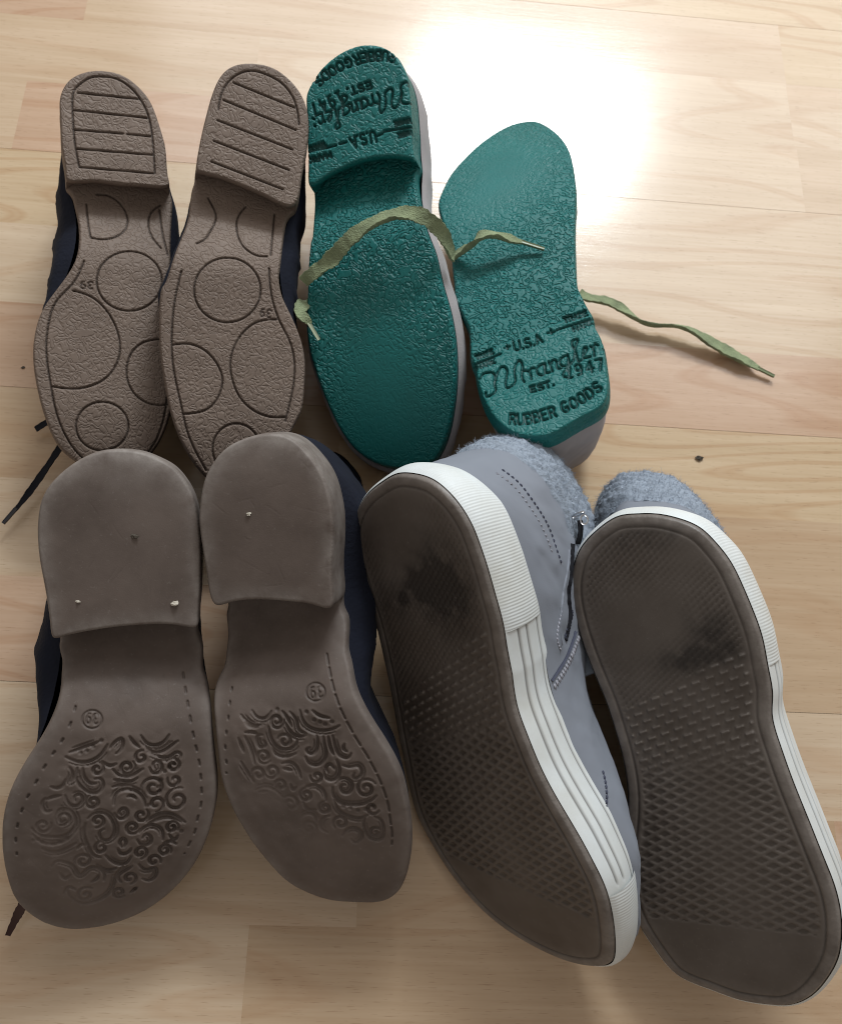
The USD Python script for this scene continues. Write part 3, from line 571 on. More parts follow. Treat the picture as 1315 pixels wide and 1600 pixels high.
# ---------- E and F: navy boots with brown soles and stacked heels
e1, e2, f1, f2 = Z(3.868, 0, 660), Z(3.635, 0, 1040), Z(3.757, 290, 640), Z(3.809, 320, 1020)
E_fil = [e2(q) for q in [
 [(375,520),(430,545),(500,548),(570,510),(610,450)], [(395,495),(480,465),(560,435)], [(575,545),(620,570),(660,560)], [(640,590),(680,625),(740,630),(790,600),(812,588)], [(625,470),(650,440),(690,420),(690,470),(660,500)],
 [(735,405),(760,440),(790,465)], [(800,400),(830,440),(880,455),(930,435),(960,395)], [(820,450),(860,490),(920,490),(980,450),(1010,430)], [(840,490),(890,515),(960,520),(1000,495),(1025,505),(1020,530)],
 [(850,580),(870,612),(908,605),(917,570),(895,545),(870,560),(880,585)], [(395,580),(410,620),(400,660),(420,640),(440,600)], [(440,580),(430,640),(460,690),(510,725),(560,720),(585,680),(570,645),(540,645)], [(470,580),(475,630),(510,670),(545,670)],
 [(290,690),(320,698),(355,685),(370,650)], [(370,740),(385,780),(420,800),(455,790),(468,755),(450,735),(425,745),(425,770)], [(258,755),(240,790),(260,830),(292,825)], [(260,765),(300,750),(345,740)],
 [(320,850),(340,820),(385,818),(420,850),(430,900),(410,940),(360,970),(290,975),(220,960),(180,925)], [(340,905),(365,905),(395,880),(385,850),(355,845),(335,865),(345,890),(370,880)], [(185,960),(230,1000),(290,1015),(350,1005),(400,975),(435,930)], [(240,1040),(300,1060),(370,1045),(430,1010)],
 [(500,870),(540,840),(600,845),(640,890),(650,940),(630,985),(580,990),(565,950),(590,930)], [(485,900),(475,960),(500,1030),(530,1075),(570,1090)], [(645,790),(660,730),(710,705),(770,715),(810,750),(825,800)], [(725,745),(750,740),(772,756)],
 [(650,840),(680,870),(715,860),(720,825),(695,815),(675,840),(695,852)], [(650,650),(690,655),(740,660),(780,640)], [(640,690),(700,680),(760,690)], [(830,890),(870,860),(930,840),(990,850),(1050,890)], [(840,900),(900,875),(960,865),(1030,890)],
 [(790,950),(820,920),(880,910),(920,940),(925,990)], [(780,990),(810,1020),(850,1010),(855,975),(830,960),(810,980)], [(960,960),(990,990),(1010,965)], [(930,1010),(970,1000),(1000,1015)], [(670,1040),(690,1070),(730,1060),(745,1040)], [(690,1030),(680,1005),(700,985),(715,1005),(705,1030)],
 [(440,1040),(465,1020),(500,1030)], [(600,1080),(650,1120),(710,1125),(745,1085)], [(295,1145),(320,1115),(370,1120),(420,1145),(455,1190),(500,1155),(550,1150),(590,1180),(590,1220)], [(340,1180),(370,1210),(400,1190)], [(520,1230),(550,1210),(560,1190)],
 [(380,1270),(400,1310),(460,1350),(530,1345),(600,1310),(640,1260),(660,1190),(700,1140)], [(360,1300),(390,1260),(430,1275)], [(690,1230),(670,1200),(720,1160),(750,1140)], [(790,1130),(830,1160),(880,1150),(885,1190),(850,1220),(810,1210)], [(740,1290),(780,1260)], [(550,1130),(600,1160),(660,1150)]]]
E_dots = e2([(455,495),(490,485),(528,462),(575,428),(935,602),(960,580),(990,560),(915,650),(900,690),(905,720),(190,995),(215,990),(240,1005),(300,1018),(340,1005),(378,982),(985,915),(1010,930),(1030,940),(845,795),(765,1270),(480,1300)])
E_st = e2([(428,235),(400,330),(348,435),(303,500),(248,585),(197,678),(150,760),(118,840),(95,925),(88,1000),(95,1075)])
E_st2 = e2([(1040,40),(1052,130),(1065,210),(1080,300),(1098,400),(1115,475),(1132,560),(1140,640),(1144,715),(1140,795),(1122,870),(1108,940),(1080,1005),(1048,1070)])
E_heel = e1([(225,700),(230,560),(260,440),(330,340),(420,260),(520,200),(620,168),(740,162),(860,180),(960,220),(1045,270),(1115,350),(1165,440),(1195,560),(1210,700),(1212,850),(1207,1050),(1197,1180),(1185,1238),(1080,1230),(950,1222),(800,1230),(650,1245),(500,1270),(390,1295),(322,1305),(300,1220),(268,1000),(240,850)])
E_sole = e1([(360,1330),(375,1450)]) + e2([(350,0),(340,130),(300,280),(230,420),(140,560),(60,710),(15,860),(5,1000),(15,1120),(45,1250),(90,1350),(160,1420),(260,1480),(400,1510),(550,1500),(700,1460),(850,1390),(1000,1270),(1110,1130),(1180,980),(1220,830),(1235,700),(1225,560),(1205,380),(1190,200),(1160,60)]) + e1([(1222,1480),(1205,1300),(1000,1260),(600,1280)])
F_fil = [f2(q) for q in [
 [(565,345),(580,400),(620,445),(690,465),(760,455),(800,435)], [(640,345),(680,375),(740,390)], [(505,355),(545,410),(555,455),(600,480)], [(460,350),(490,390),(515,440)], [(480,420),(510,470),(560,500),(600,490)],
 [(215,370),(250,410),(300,435),(350,425)], [(280,345),(310,385),(360,390),(395,350)], [(240,410),(270,440),(320,440)], [(240,475),(290,475),(312,485)], [(340,490),(315,495),(310,535),(335,565),(360,550),(350,525)],
 [(380,440),(390,500),(430,560),(490,575),(540,550),(550,515)], [(400,560),(420,600),(470,620),(540,600)], [(665,490),(670,540),(655,590),(625,600),(605,580),(625,565)], [(600,620),(620,655),(660,670),(700,650),(720,600),(710,540),(705,500)], [(735,500),(745,560),(765,605)],
 [(760,495),(775,560),(800,610),(850,625),(870,600)], [(830,545),(825,575),(845,590)], [(710,700),(715,740),(750,760),(790,740),(800,690),(785,640)], [(770,690),(740,665),(720,690),(735,715)], [(820,670),(870,680),(910,675),(930,700),(920,740),(885,745),(890,715)],
 [(780,780),(810,750),(860,760),(875,800),(850,835),(815,825),(810,795),(835,785)], [(760,800),(765,850),(800,890),(860,905),(940,900),(1000,870),(1020,850)], [(770,870),(790,930),(850,970),(920,985),(970,965)], [(955,970),(945,1030),(980,1100),(1030,1115),(1060,1090),(1050,1000),(1010,975)],
 [(460,660),(510,655),(550,690),(570,745)], [(470,690),(520,700)], [(510,785),(525,815),(545,800)], [(585,890),(610,930),(660,935)], [(600,800),(660,790),(710,830),(720,880)], [(300,820),(360,800),(420,820),(460,860)], [(320,830),(372,825)],
 [(240,500),(275,580),(295,660)], [(215,650),(250,710),(290,770)], [(200,510),(230,590)], [(820,1090),(850,1050),(910,1050),(935,1090),(900,1130),(870,1110)], [(560,1000),(600,960),(650,970),(660,1010)], [(430,980),(470,960),(500,990),(480,1030)], [(740,970),(700,990),(690,1040),(730,1070)]]]
F_dots = f2([(650,400),(685,412),(715,425),(755,412),(825,915),(865,925),(910,938),(955,932),(1000,915),(430,340),(605,355)])
F_st = f2([(725,10),(738,90),(752,160),(775,250),(808,340),(850,425),(900,515),(955,600),(1005,690),(1040,760),(1070,840),(1092,920),(1102,1000),(1112,1060),(1112,1140)])
F_st2 = f2([(160,210),(148,290),(138,385),(125,480),(118,570),(125,660),(125,720)])
F_heel = f1([(165,1145),(120,980),(95,820),(75,660),(80,540),(100,420),(150,310),(230,220),(330,170),(440,143),(540,145),(625,178),(700,245),(765,325),(815,420),(845,530),(862,640),(863,800),(857,1000),(851,1163),(750,1150),(620,1130),(480,1120),(350,1120),(240,1140)])
F_sole = f1([(244,1170),(240,1300),(230,1450)]) + f2([(115,70),(60,190),(50,400),(70,600),(90,750),(140,900),(200,1020),(290,1160),(380,1270),(480,1370),(600,1440),(740,1485),(880,1500),(1000,1500),(1090,1480),(1160,1420),(1200,1320),(1220,1200),(1220,1050),(1200,900),(1170,770),(1120,650),(1050,530),(980,420),(920,310),(880,200),(858,80)]) + f1([(940,1400),(925,1200),(700,1150),(400,1150)])
def brown_boot(label, heel_px, zh, toe_px, zt, lean, heel_out_px, sole_px, fil, dots, st, ring, num, hh, heel_out, sides, wear_c):
    fr = Frame(heel_px, zh, toe_px, zt, lean)
    th = Thing('navy_boot', label, 'boot', fr.o + fr.v*fr.L*.5, 'pair of navy boots with brown soles')
    heeled(fr, .36*fr.L, hh, .60*fr.L, .017, .66)
    fl = px_lines(fr, fil); fo = [l + normals2(l)*.0017*(1 if i % 2 else -1) for i, l in enumerate(fl) if len(l) > 40]; fo = [l[len(l)//8: -len(l)//7] for l in fo]; dl = [fr.unproj([d]) for d in dots]
    nl = [fr.unproj(q) for q in dens(num)] + [fr.unproj(ell(*ring, n=120))]
    stl = []
    for s, ln in st:
        q = spline(s, .5); n = len(q); seg = max(1, n//(len(s)-1)); stl.append(fr.unproj(q[[i for i in range(n) if (i % seg) < seg*ln]]))
    fd = [(fr.unproj([c])[0], np.array(r), a) for c, r, a in wear_c]
    hull = shapely.MultiPoint(np.vstack(fl)).convex_hull.buffer(-.0015); rr = np.random.default_rng(int(lean*7) + 90); pts = np.vstack(fl); x0, y0, x1, y1 = hull.bounds
    for _ in range(1500):
        c = rr.uniform((x0, y0), (x1, y1)); dmin = np.min(np.linalg.norm(pts - c, axis=1))
        if dmin > .0042 and hull.contains(Point(c)):
            rad = min(dmin*.85, .0068); a = np.linspace(0, rr.uniform(6.5, 9.5), 60); sg = rr.choice([-1, 1]); q = rad*(1 - a/a[-1]*.78); ph = rr.uniform(0, 6.28)
            l = c + np.c_[q*np.cos(sg*a + ph), q*np.sin(sg*a + ph)]; fl.append(l); pts = np.vstack([pts, l])
    scr = []
    for _ in range(46):
        c = rr.uniform((-.045, 0), (.045, fr.L)); an = rr.normal(1.3, .8); ln = rr.uniform(.002, .020); t = np.linspace(-.5, .5, 24)[:, None]
        scr.append(c + t*ln*np.array([math.cos(an), math.sin(an)]) + (t**2)*rr.normal(0, .001, 2))
    def scratch(p): return tapered(p, scr, .0004, .5, .0003)
    def rh(p, d):
        sc = scratch(p)
        return - .00022*sc + .0003*(meshkit.fbm(np.c_[p*60, p[:,:1]*0], 3)-.5) - .0003*np.exp(-(d/.004)**2) - .0042*np.clip(1 - p[:,1]/.042, 0, 1.2)**2, np.full(len(p), .5), .35*sc, .55*np.exp(-(d/.006)**2) + .3*np.clip(1 - p[:,1]/.03, 0, 1)  # rim and back edge painted lighter: window light caught there, plus dusty wear
    def rs(p, d, w):
        k = np.clip(1 - sum(a*gauss(p, c, r) for c, r, a in fd), .0, 1)
        q = np.c_[p*120, p[:,:1]*0]; jit = (meshkit.fbm(q, 2)-.5)
        g = np.maximum(tapered(p, fl, .0015, 1, .0005), .75*tapered(p, fo, .0009, 1, .0004)); g2 = strokes_depth(p, dl, .0018, 1, .0006); g3 = strokes_depth(p, stl, .0009, 1); g4 = strokes_depth(p, nl, .0007, 1, .0004)
        s = strokes_depth(p + np.array([.0012, -.0012]), fl, .0030, 1, .003)
        e = sstep(.0, .012, d)
        sc = scratch(p)
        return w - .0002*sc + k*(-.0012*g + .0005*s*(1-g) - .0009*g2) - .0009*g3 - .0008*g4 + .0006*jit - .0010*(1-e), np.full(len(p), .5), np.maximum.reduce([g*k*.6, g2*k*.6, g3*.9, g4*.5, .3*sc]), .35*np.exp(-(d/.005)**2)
    hp, full = rubber_shoe(th, fr, heel_out_px, sole_px, hh, BROWN, rh, rs, step=.00052, slab=.0065, heel_out=heel_out, er=.0016, sole_er=.0022)
    v, f, a, _ = field(fr, clean(full.buffer(-.0006)), .004, lambda p, d: (fr.prof(p[:,1]) - .0062, np.full(len(p), .8), np.zeros(len(p))), .0004, [(.0003, .001), (.0, .0035)], wstep=.0015)
    part(th, 'welt', v, f, BROWN, attrs=a)
    top = lambda v: fr.prof(v) - .009
    H = Hf((-.1, .135), (.36, .13), (.46, .10), (.62, .066), (.85, .047), (1.05, .032))
    v, f = upper(fr, full, top, H, shaft=.85, bulge=waist(*sides), close=.12, seed=5, wr=.0014)
    part(th, 'upper', v, f, NAVY)
    return th, fr, hp, full, (v, f)
thE, frE, hpE, fullE, upE = brown_boot('navy boot with pale grit stuck in its brown heel, front left corner', (191,701), .142, (112,1455), .055, -12, E_heel, E_sole, E_fil, E_dots, [(E_st, .22), (E_st2, .35)],
    e2([(523,308)])[0] + (15.5, 14), text_px('39', e2([(557,276),(490,271)]), 16.5, gap=.32),   .024, .0012, (1.5, .15, LOW), [((60,1340),(.03,.05),.8),((200,1440),(.06,.016),.9)])
thF, frF, hpF, fullF, upF = brown_boot('navy boot with brown sole, pattern scuffed off its toe, second in front row', (415,676), .150, (575,1414), .058, 13, F_heel, F_sole, F_fil, F_dots, [(F_st, .72), (F_st2, .2)],
    f2([(658,236)])[0] + (14.5, 14), text_px('39', f2([(697,202),(622,207)]), 17, gap=.32), .026, .0016, (.0, 1.3), [((420,1300),(.035,.03),1.0),((520,1380),(.06,.026),1.0),((400,1200),(.02,.05),.4)])
lace(thE, [(42,1405,.030),(33,1420,.022),(24,1437,.012),(12,1462,.006)], .0055, .0018, M_('brown_lace', {'p': ('principled_bsdf', {'base_color': (0.05, 0.022, 0.018), 'roughness': 0.9})}, []), [0,15,30], 24, [1,1,.9,.5])
def grit(name, label, fr, px, lift, size, seed, mat, prof=None, z=None):
    m = trimesh.creation.icosphere(1, size); r = np.random.default_rng(seed)
    v = m.vertices * (1 + .35*r.standard_normal((len(m.vertices), 1))*.6) * np.array([1.3, .9, .6])
    p = fr.surf([px], lift, prof)[0] if fr else at(*px, z or size*.5)
    t = Thing(name, label, 'crumb', p)
    part(t, 'crumb', v + p, m.faces, mat, smooth=False)
def one(name, label, cat, fr, px, size, seed, mat, prof=flat, group=None):
    m = trimesh.creation.icosphere(1, size); r = np.random.default_rng(seed)
    v = m.vertices * (1 + .25*r.standard_normal((len(m.vertices), 1))) * np.array([1.3, .9, .55])
    p = fr.surf([px], size*.25, prof)[0] if fr is not None else at(*px, size*.45)
    path = numbered('/World', name)
    ms = usdkit.mesh(stage, path, (v, m.faces), mat); UsdGeom.XformCommonAPI(ms).SetTranslate(Gf.Vec3d(*map(float, p)))
    tag(ms.GetPrim(), label, cat, group)
one('grit', 'pale grit fleck, the larger, in the right corner of the front left heel', 'grit', frE, (273,943), .0017, 1, STONE)
one('grit', 'small pale grit fleck near the lower left corner of the front left heel', 'grit', frE, (122,940), .0009, 2, STONE)
one('grit', 'dark scrap of grit at the middle of the front left heel', 'grit', frE, (210,838), .0014, 3, GRIT)
one('grit', 'pale grit fleck on the heel of the second front boot', 'grit', frF, (389,803), .0010, 4, STONE)
one('crumb', 'dark crumb lying on the bare floor right of the green soled shoes', 'crumb', None, (1092,715), .0022, 5, GRIT)
one('crumb', 'tiny dark speck on the floor left of the leftmost navy shoe', 'crumb', None, (36,574), .0009, 6, GRIT)

# ---------- G and H: grey ankle boots with white foxing and dark treaded soles
g1, g2, h1, h2 = Z(3.2875, 530, 680), Z(3.131, 580, 1060), Z(2.955, 870, 730), Z(3.169, 900, 1120)
G_sole = g1([(65,560),(65,450),(90,370),(140,300),(210,245),(280,208),(360,207),(450,232),(530,290),(600,370),(660,470),(700,570),(740,690),(780,830),(820,980),(840,1100),(865,1230)]) + g2([(670,0),(690,130),(740,280),(810,450),(900,620),(1000,790),(1070,920),(1130,1050),(1165,1200),(1175,1320),(1160,1400),(1100,1418),(980,1400),(850,1350),(720,1280),(580,1180),(460,1060),(360,930),(280,800),(220,680),(180,550),(150,400),(120,250),(80,30)]) + g1([(220,1150),(180,980),(130,820),(90,680)])
H_sole = h1([(60,540),(75,450),(110,370),(180,295),(270,235),(350,222),(450,222),(560,245),(650,285),(720,350),(790,440),(850,560),(900,680),(940,800),(965,930),(985,1050)]) + h2([(960,0),(1000,150),(1060,320),(1140,520),(1220,720),(1270,850),(1300,980),(1305,1090),(1290,1200),(1240,1300),(1160,1390),(1060,1435),(950,1435),(800,1410),(660,1360),(500,1290),(400,1180),(320,1060),(260,930),(230,800),(235,650),(250,500),(250,350),(220,180),(180,40)]) + h1([(220,1080),(170,960),(110,800),(70,650)])
def sneaker(label, heel_px, zh, toe_px, zt, lean, sole_px, mirror, fox, wear_c, hatch, toe_line, stains):
    fr = Frame(heel_px, zh, toe_px, zt, lean); L = fr.L
    fr.prof = lambda v: -.010*np.clip((np.asarray(v)/L - .72)/.28, 0, 1.2)**2 - .002*np.exp(-((np.asarray(v)/L-.42)/.1)**2)
    th = Thing('grey_ankle_boot', label, 'boot', fr.o + fr.v*L*.5, 'pair of grey ankle boots with white foxing')
    poly = smooth_poly(fr.unproj(sm(sole_px)))
    wc = [(fr.unproj([c])[0], np.array(r), a) for c, r, a in wear_c]
    stc = [(fr.unproj([c])[0], np.array(r), a) for c, r, a in stains]; ta, tb = fr.unproj(toe_line); tm = (tb[1]-ta[1])/(tb[0]-ta[0])
    def rs(p, d):
        x, y = p[:,0]*mirror, p[:,1]; f = y/L
        inset = .0065
        g0 = np.exp(-((d-inset)/.0006)**2)
        k = np.clip(1 - sum(a*gauss(p, c, r) for c, r, a in wc), 0.05, 1)*sstep(inset+.002, inset+.004, d)
        heel = 1 - sstep(.335, .35, f + .05*x/.04); fore = sstep(.46, .56, f); toe = sstep(-.0006, .0006, y - (ta[1] + tm*(p[:,0]-ta[0])))
        mid = (1-heel)*(1-fore)
        # heel: fine slanting hatch broken into pits
        a1 = np.radians(hatch); q1 = x*np.sin(a1) + y*np.cos(a1); q2 = x*np.cos(a1) - y*np.sin(a1)
        c1 = np.cos(2*np.pi*q1/.0029); b1 = sstep(.15, .7, np.cos(2*np.pi*q2/.0034 + np.floor(q1/.0029)*2.1))
        hh = -.0008*sstep(.1, .8, c1)*(.35+.65*b1)
        # waist: short bars in staggered rows
        yy = y + .22*x; r = np.floor(yy/.0050); s = yy/.0050 - r
        bar = np.exp(-((s-.5)/.16)**2)*sstep(-.55, .1, np.cos(2*np.pi*(x/.0082 + .5*(r % 2))))
        hm = .0015*bar
        # ball: lattice with sunken diamonds
        a2 = np.radians(24); l1 = np.abs(np.sin(np.pi*(y*np.cos(a2)+x*np.sin(a2))/.0050)); l2 = np.abs(np.sin(np.pi*(y*np.cos(a2*1.3)-x*np.sin(a2*1.3))/.0056))
        hf = -.00065*sstep(.35, .8, l1)*sstep(.35, .8, l2)
        h = k*(heel*hh + mid*hm + fore*(1-toe)*hf + (1-heel)*(1-toe)*(-.0002))
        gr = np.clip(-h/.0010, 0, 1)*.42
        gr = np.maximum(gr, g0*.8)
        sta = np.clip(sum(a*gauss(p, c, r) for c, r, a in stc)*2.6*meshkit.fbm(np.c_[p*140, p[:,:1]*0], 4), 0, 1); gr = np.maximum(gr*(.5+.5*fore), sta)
        dust_and_light = .62*np.exp(-(d/.008)**2)*(1-.6*g0) + .30*mid*bar*k + .16*fore*(1-toe)*k*(1 - np.clip(-hf/.0004, 0, 1))  # dusty rim; bar and ridge highlights painted lighter in the same mask
        return fr.prof(y) + h - .0007*g0 - .0006*(1-sstep(0, .004, d)) , np.full(len(p), .6), gr, dust_and_light
    v, f, a, b = field(fr, poly, .00068, rs, .0016, [(.0005, .0022), (.0006, .0040)])
    part(th, 'outsole', v, f, TREAD, attrs=a)
    # white foxing with two engraved lines, ribbed heel patch and ribbed toe bumper
    def band(sel, T0, T1, extra, nring, ribs, name, mat, lines=(), step=.0006, lab=None):
        b = ring_pts(poly, step); n2 = normals2(b); n = len(b); s = np.r_[0, np.cumsum(np.linalg.norm(np.diff(b, axis=0), axis=1))]
        f_ = b[:,1]/L; keep = sel(f_)
        V, gr = [], []
        for i in range(nring):
            x = i/(nring-1); dpt = T0 + (T1 - T0)*x
            dd = .0030 + dpt*fox(f_)
            o = .0008 + extra*(1 if 0 < i < nring-1 else 0) + .0022*np.sin(np.pi*min(1, dpt*1.15)) 
            o = o*np.ones(n)
            if ribs and 0 < i < nring-1: o = o + .00008*np.sin(2*np.pi*(s + dd*.55)/.0017)
            G = np.zeros(n)
            for c, lo, hi in lines:
                g = np.exp(-((dpt - c)/.022)**2)*sstep(lo, lo+.01, f_)*(1-sstep(hi-.01, hi, f_)); o = o - .0009*g; G = np.maximum(G, g)
            q = b + n2*o[:, None]; V.append(np.c_[q, fr.prof(b[:,1]) - dd]); gr.append(G)
        V = np.vstack(V); gr = np.concatenate(gr); i = np.arange(n); j = np.roll(i, -1); ok = keep & keep[j]; fa = []
        for k in range(nring-1): fa += [np.c_[k*n+i, (k+1)*n+i, (k+1)*n+j][ok], np.c_[k*n+i, (k+1)*n+j, k*n+j][ok]]
        part(th, name, fr.world(V), np.vstack(fa)[:, ::-1], mat, attrs={'wear': np.full(len(V), .5), 'groove': gr}, label=lab)
    band(lambda f: f > -1, 0, 1, 0, 46, False, 'foxing', WHITE, [(.26, .33, .86), (.46, .30, .86), (.80, .30, .9)], .0012)
    band(lambda f: f < .345, 0, .93, .0006, 12, True, 'heel_patch', WHITE, step=.00035)
    band(lambda f: f > .865, 0, .95, .0011, 12, True, 'toe_bumper', WHITE, step=.00035)
    return th, fr, poly
fox = Hf((-.1, .023), (.02, .024), (.12, .031), (.35, .034), (.75, .032), (.9, .027), (1.1, .022))
thG, frG, polyG = sneaker('grey ankle boot leaning on its side, white foxing, zip and knitted collar in full view', (625,743), .138, (935,1513), .070, 57, G_sole, 1, fox,
    [((620,850),(.03,.035),1.0),((610,780),(.04,.02),.8),((830,1400),(.012,.05),.5)], 32, [(690,1332),(905,1428)], [((690,920),(.020,.024),.9),((640,930),(.03,.012),.6)])
thH, frH, polyH = sneaker('grey ankle boot with dark treaded sole facing up, rightmost in the front row', (1000,804), .128, (1215,1574), .066, 41, H_sole, 1, fox,
    [((1035,960),(.025,.022),1.0),((960,1000),(.022,.03),.9),((1080,860),(.018,.016),.9),((1130,1300),(.018,.08),.55)], 32, [(1000,1432),(1270,1462)], [((1085,1030),(.022,.007),.9),((1110,985),(.012,.012),.6),((1040,830),(.03,.008),.5)])
for th, fr, poly, sd in ((thG, frG, polyG, 11), (thH, frH, polyH, 12)):
    top = lambda v, fr=fr: fr.prof(v) - .003 - fox(np.asarray(v)/fr.L) + .004
    H = Hf((-.1, .050), (.0, .052), (.15, .062), (.32, .078), (.47, .072), (.62, .050), (.85, .032), (1.05, .020))
    kw = dict(shaft=.80, close=.12, vc=.34, shift=lambda t, f: ((0 if sd == 11 else -.019)*t*(1-sstep(.35, .6, f)), -(.026 if sd == 11 else .046)*max(0, t-.15)**1.3*(1-sstep(.3, .55, f))))
    v, f = upper(fr, poly, top, H, bulge=.002 if sd == 11 else (lambda f, nx: np.where(nx < 0, .012, 0)*sstep(.1, .3, f)), seed=sd, wr=.0016, inset=-.0004 if sd == 11 else .002, t_to=.90, K=24, cap=True, **kw)
    up = part(th, 'upper', v, f, GREY)
    poly2 = clean(affinity.scale(poly, 1, 1).intersection(shapely.box(-1, -1, 1, (.56 if sd == 11 else .42)*fr.L)))
    v2, f2_ = upper(fr, poly2, top, H, bulge=.002, inset=.001, t_from=.70, t_to=1.30, K=40, N=420, thick=.004, wr=0, cap=True, f0=5, f1=6, **kw)
    n = (len(v2)-1)//40; i = np.tile(np.arange(n), 40); k = np.repeat(np.arange(40), n)
    nn = trimesh.Trimesh(v2, f2_, process=False).vertex_normals[:-1]
    s = i/n*2*np.pi*0 + i*(1.0/n)*34; d = k/39
    cable = np.abs(np.sin(np.pi*(s + .55*np.sin(2*np.pi*d*3.0 + np.floor(s)*1.7))))**.7 * (.6+.4*np.sin(2*np.pi*(d*5 + s*.5))) 
    roll = np.sqrt(np.maximum(0, np.sin(np.pi*np.clip(d, .0, 1))))
    v2[:-1] += nn*((.0019*cable + .0035*roll)*sstep(0, .35, d) - .0012 - .003*(1-sstep(0, .2, d)) + .0014*(meshkit.fbm(v2[:-1]*420, 2)-.5))[:, None]
    v2[:, 2] = np.maximum(v2[:, 2], .003)
    col = part(th, 'knit_collar', v2, f2_, KNIT)
    fz = np.random.default_rng(sd); idx = fz.integers(0, len(v2)-1, 9000)
    q0 = v2[idx]; dr = nn[idx] + .9*fz.standard_normal((len(idx), 3)); dr /= np.linalg.norm(dr, axis=1, keepdims=True)
    ln = fz.uniform(.0008, .0026, (len(idx), 1)); q1 = q0 + dr*ln*.5; q2 = q1 + (dr + .7*fz.standard_normal(dr.shape))*ln*.5
    P = np.stack([q0, q1, q2], 1).reshape(-1, 3); P[:, 2] = np.maximum(P[:, 2], .001)
    bc = UsdGeom.BasisCurves.Define(stage, col + '_fuzz' if False else numbered(th.path, 'wool_fuzz'))
    bc.CreateTypeAttr('linear'); bc.CreateCurveVertexCountsAttr([3]*len(idx)); bc.CreatePointsAttr(Vt.Vec3fArray.FromNumpy((P - th.base).astype(np.float32)))
    bc.CreateWidthsAttr([.00013]); bc.SetWidthsInterpolation('constant'); bc.GetPrim().SetCustomDataByKey('kind', 'stuff')
    UsdShade.MaterialBindingAPI.Apply(bc.GetPrim()).Bind(KNIT)
    if th is thG: upG = (v, f); colG = (v2, f2_)
    else: upH = (v, f)

# ---------- sewing, zip and tags on the uppers
def nrm(a): return a/np.linalg.norm(a)
def stitches(th, mesh, line, r=.00042, dash=.0021, gap=.0011, mat=THREAD, name='stitching', cross=None, parent=None):
    hits = [h for h in rayhit(*mesh, spline(line, 1.2)) if h is not None]
    if len(hits) < 4: return
    P = np.array([h[0] for h in hits]); Nn = np.array([h[1] for h in hits])
    ok = np.r_[True, np.linalg.norm(np.diff(P, axis=0), axis=1) < .006]; P, Nn = P[ok], Nn[ok]
    t = np.r_[0, np.cumsum(np.linalg.norm(np.diff(P, axis=0), axis=1))]; ms = []; x = 0
    while x + dash < t[-1]:
        q = np.array([[np.interp(y, t, P[:,i]) for i in range(3)] for y in (x, x+dash*.5, x+dash)]); n = Nn[min(len(Nn)-1, np.searchsorted(t, x))]
        if cross:
            d = nrm(q[2]-q[0]); c = np.cross(n, d); q = np.array([q[0] - c*cross, q[1], q[0] + c*cross + d*dash*.6])
        q = q + n*np.array([[-.0001], [.00045], [-.0001]]); ms.append(tube(q, r, 5)); x += dash + gap
    if ms: v, f = cat(ms); part(th, name, v, f, mat, parent=parent)
def cord(th, mesh, line, r, mat, name, lift=.0002):
    hits = [h for h in rayhit(*mesh, spline(line, 3)) if h is not None]
    if len(hits) < 4: return None
    P = np.array([h[0] + h[1]*lift for h in hits]); v, f = tube(P[::2], r, len(P)); return part(th, name, v, f, mat)
mG = cat([(upG[0], upG[1]), (colG[0], colG[1])])
stitches(thG, mG, g1([(835,178),(920,245),(980,320),(1040,410),(1085,500),(1115,590),(1140,660)]), r=.00035, dash=.0018, gap=.0014, mat=THREADN)
stitches(thG, mG, g1([(805,195),(895,262),(958,340),(1018,430),(1062,520),(1095,610)]), r=.00030, dash=.0016, gap=.0016)
cord(thG, mG, g1([(1178,590),(1168,700),(1150,790),(1140,880),(1128,990),(1140,1080)]), .0006, GREY, 'piping')
cord(thG, mG, g1([(1196,560),(1190,650),(1182,740),(1174,820),(1180,900),(1172,990),(1156,1060)]), .0013, LACEB, 'zip_tape')
stitches(thG, mG, g1([(1140,900),(1122,980),(1118,1050),(1140,1110)]), r=.0004, dash=.0015, gap=.0008)
stitches(thG, mG, g1([(1192,900),(1180,970),(1160,1050)]), r=.0006, dash=.0010, gap=.0008, mat=THREADN, cross=.0018, name='zip_teeth')
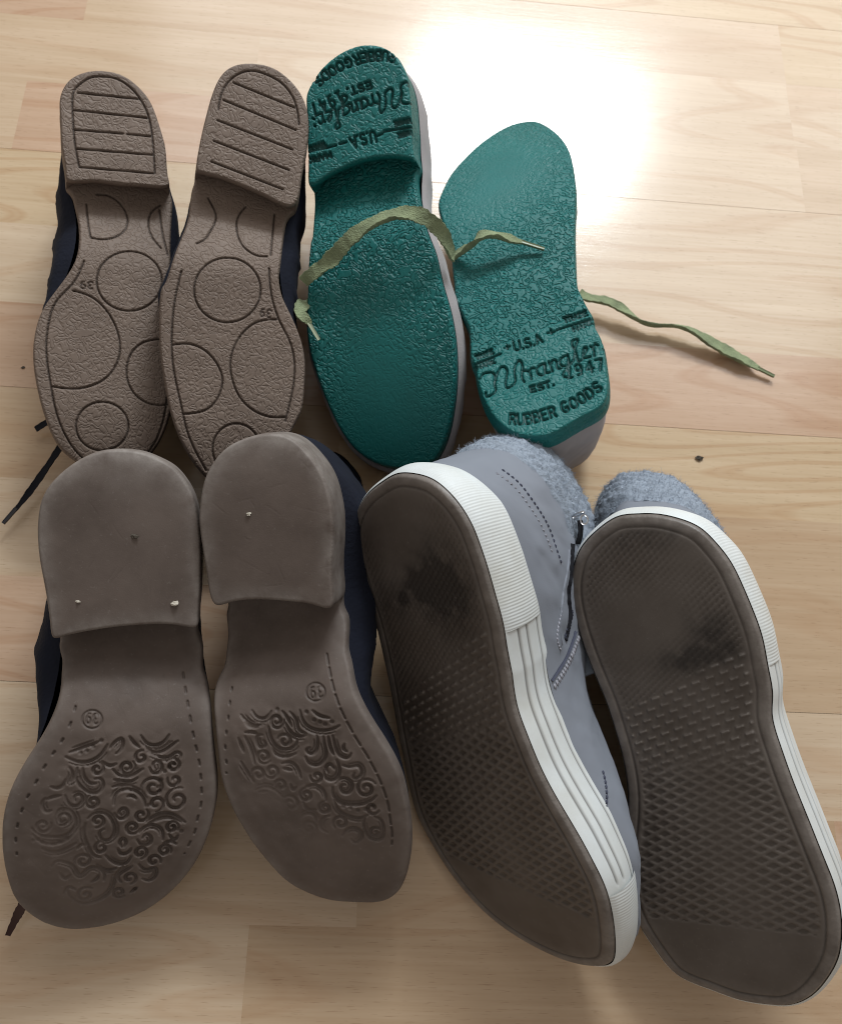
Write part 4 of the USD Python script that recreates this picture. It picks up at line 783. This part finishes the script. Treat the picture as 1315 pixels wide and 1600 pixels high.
cord(thG, mG, g1([(1212,1010),(1165,1140),(1120,1215),(1090,1262)]), .0008, THREADN, 'piping')
stitches(thG, mG, g1([(1228,1040),(1195,1130),(1150,1220),(1100,1300)]), r=.0006, dash=.0017, gap=.0010, cross=.0012)
stitches(thG, (upG[0], upG[1]), g2([(1130,455),(1145,520),(1150,600),(1140,660)]), r=.0005, dash=.0018, gap=.0008, mat=THREADN)
# zip pull
def pull(th, px, z, size, tape):
    h = [q for q in rayhit(*mG, [px]) if q]; c = h[0][0] + h[0][1]*.004 if h else at(*px, z)
    ax = np.array([.35, .9, .1]); ms = []
    for k, rr in ((0, .0030), (1, .0022)):
        a = np.linspace(0, 2*np.pi, 18); e1 = nrm(np.array([1, .2, .5])); e2 = nrm(np.array([-.2, 1, .2])) if k else nrm(np.array([.4, .2, 1.]))
        o = c + (np.array([.0035, -.003, .0]) if k else 0); ms.append(tube(o + np.outer(np.cos(a)*rr, e1) + np.outer(np.sin(a)*rr*1.2, e2), .00055, 30))
    v, f = cat(ms); p = part(th, 'zip_pull', v, f, METAL)
    v, f = ribbon([c + np.array([.001, -.003, -.001]), c + np.array([.002, -.009, -.003]), c + np.array([.001, -.016, -.007])], [.5, 0, .8], .0042, .0012, n=14); part(th, 'pull_tab', v, f, LACEB, parent=p)
pull(thG, (896, 806), .062, 1, True)
hH = np.array([at(1179, 944, .075), at(1186, 950, .074), at(1193, 962, .070)]); v, f = tube(hH, .0011, 10); part(thH, 'zip_pull', v, f, LACEB)
# pale tab and heel seam of the second brown boot
hits = [h for h in rayhit(*upF, [(543, 694)]) if h]
if hits:
    c, n = hits[0]; m = trimesh.creation.icosphere(2, .001); x = nrm(np.cross(n, [0.3, .3, 1])); y = np.cross(n, x)
    part(thF, 'pale_tab', c + (m.vertices*1000) @ np.stack([x*.0042, y*.0022, n*.0009]), m.faces, THREAD, smooth=60)
stitches(thF, upF, [(549,704),(560,722),(568,744),(573,768)], r=.0003, dash=.002, gap=.0006, mat=THREAD)
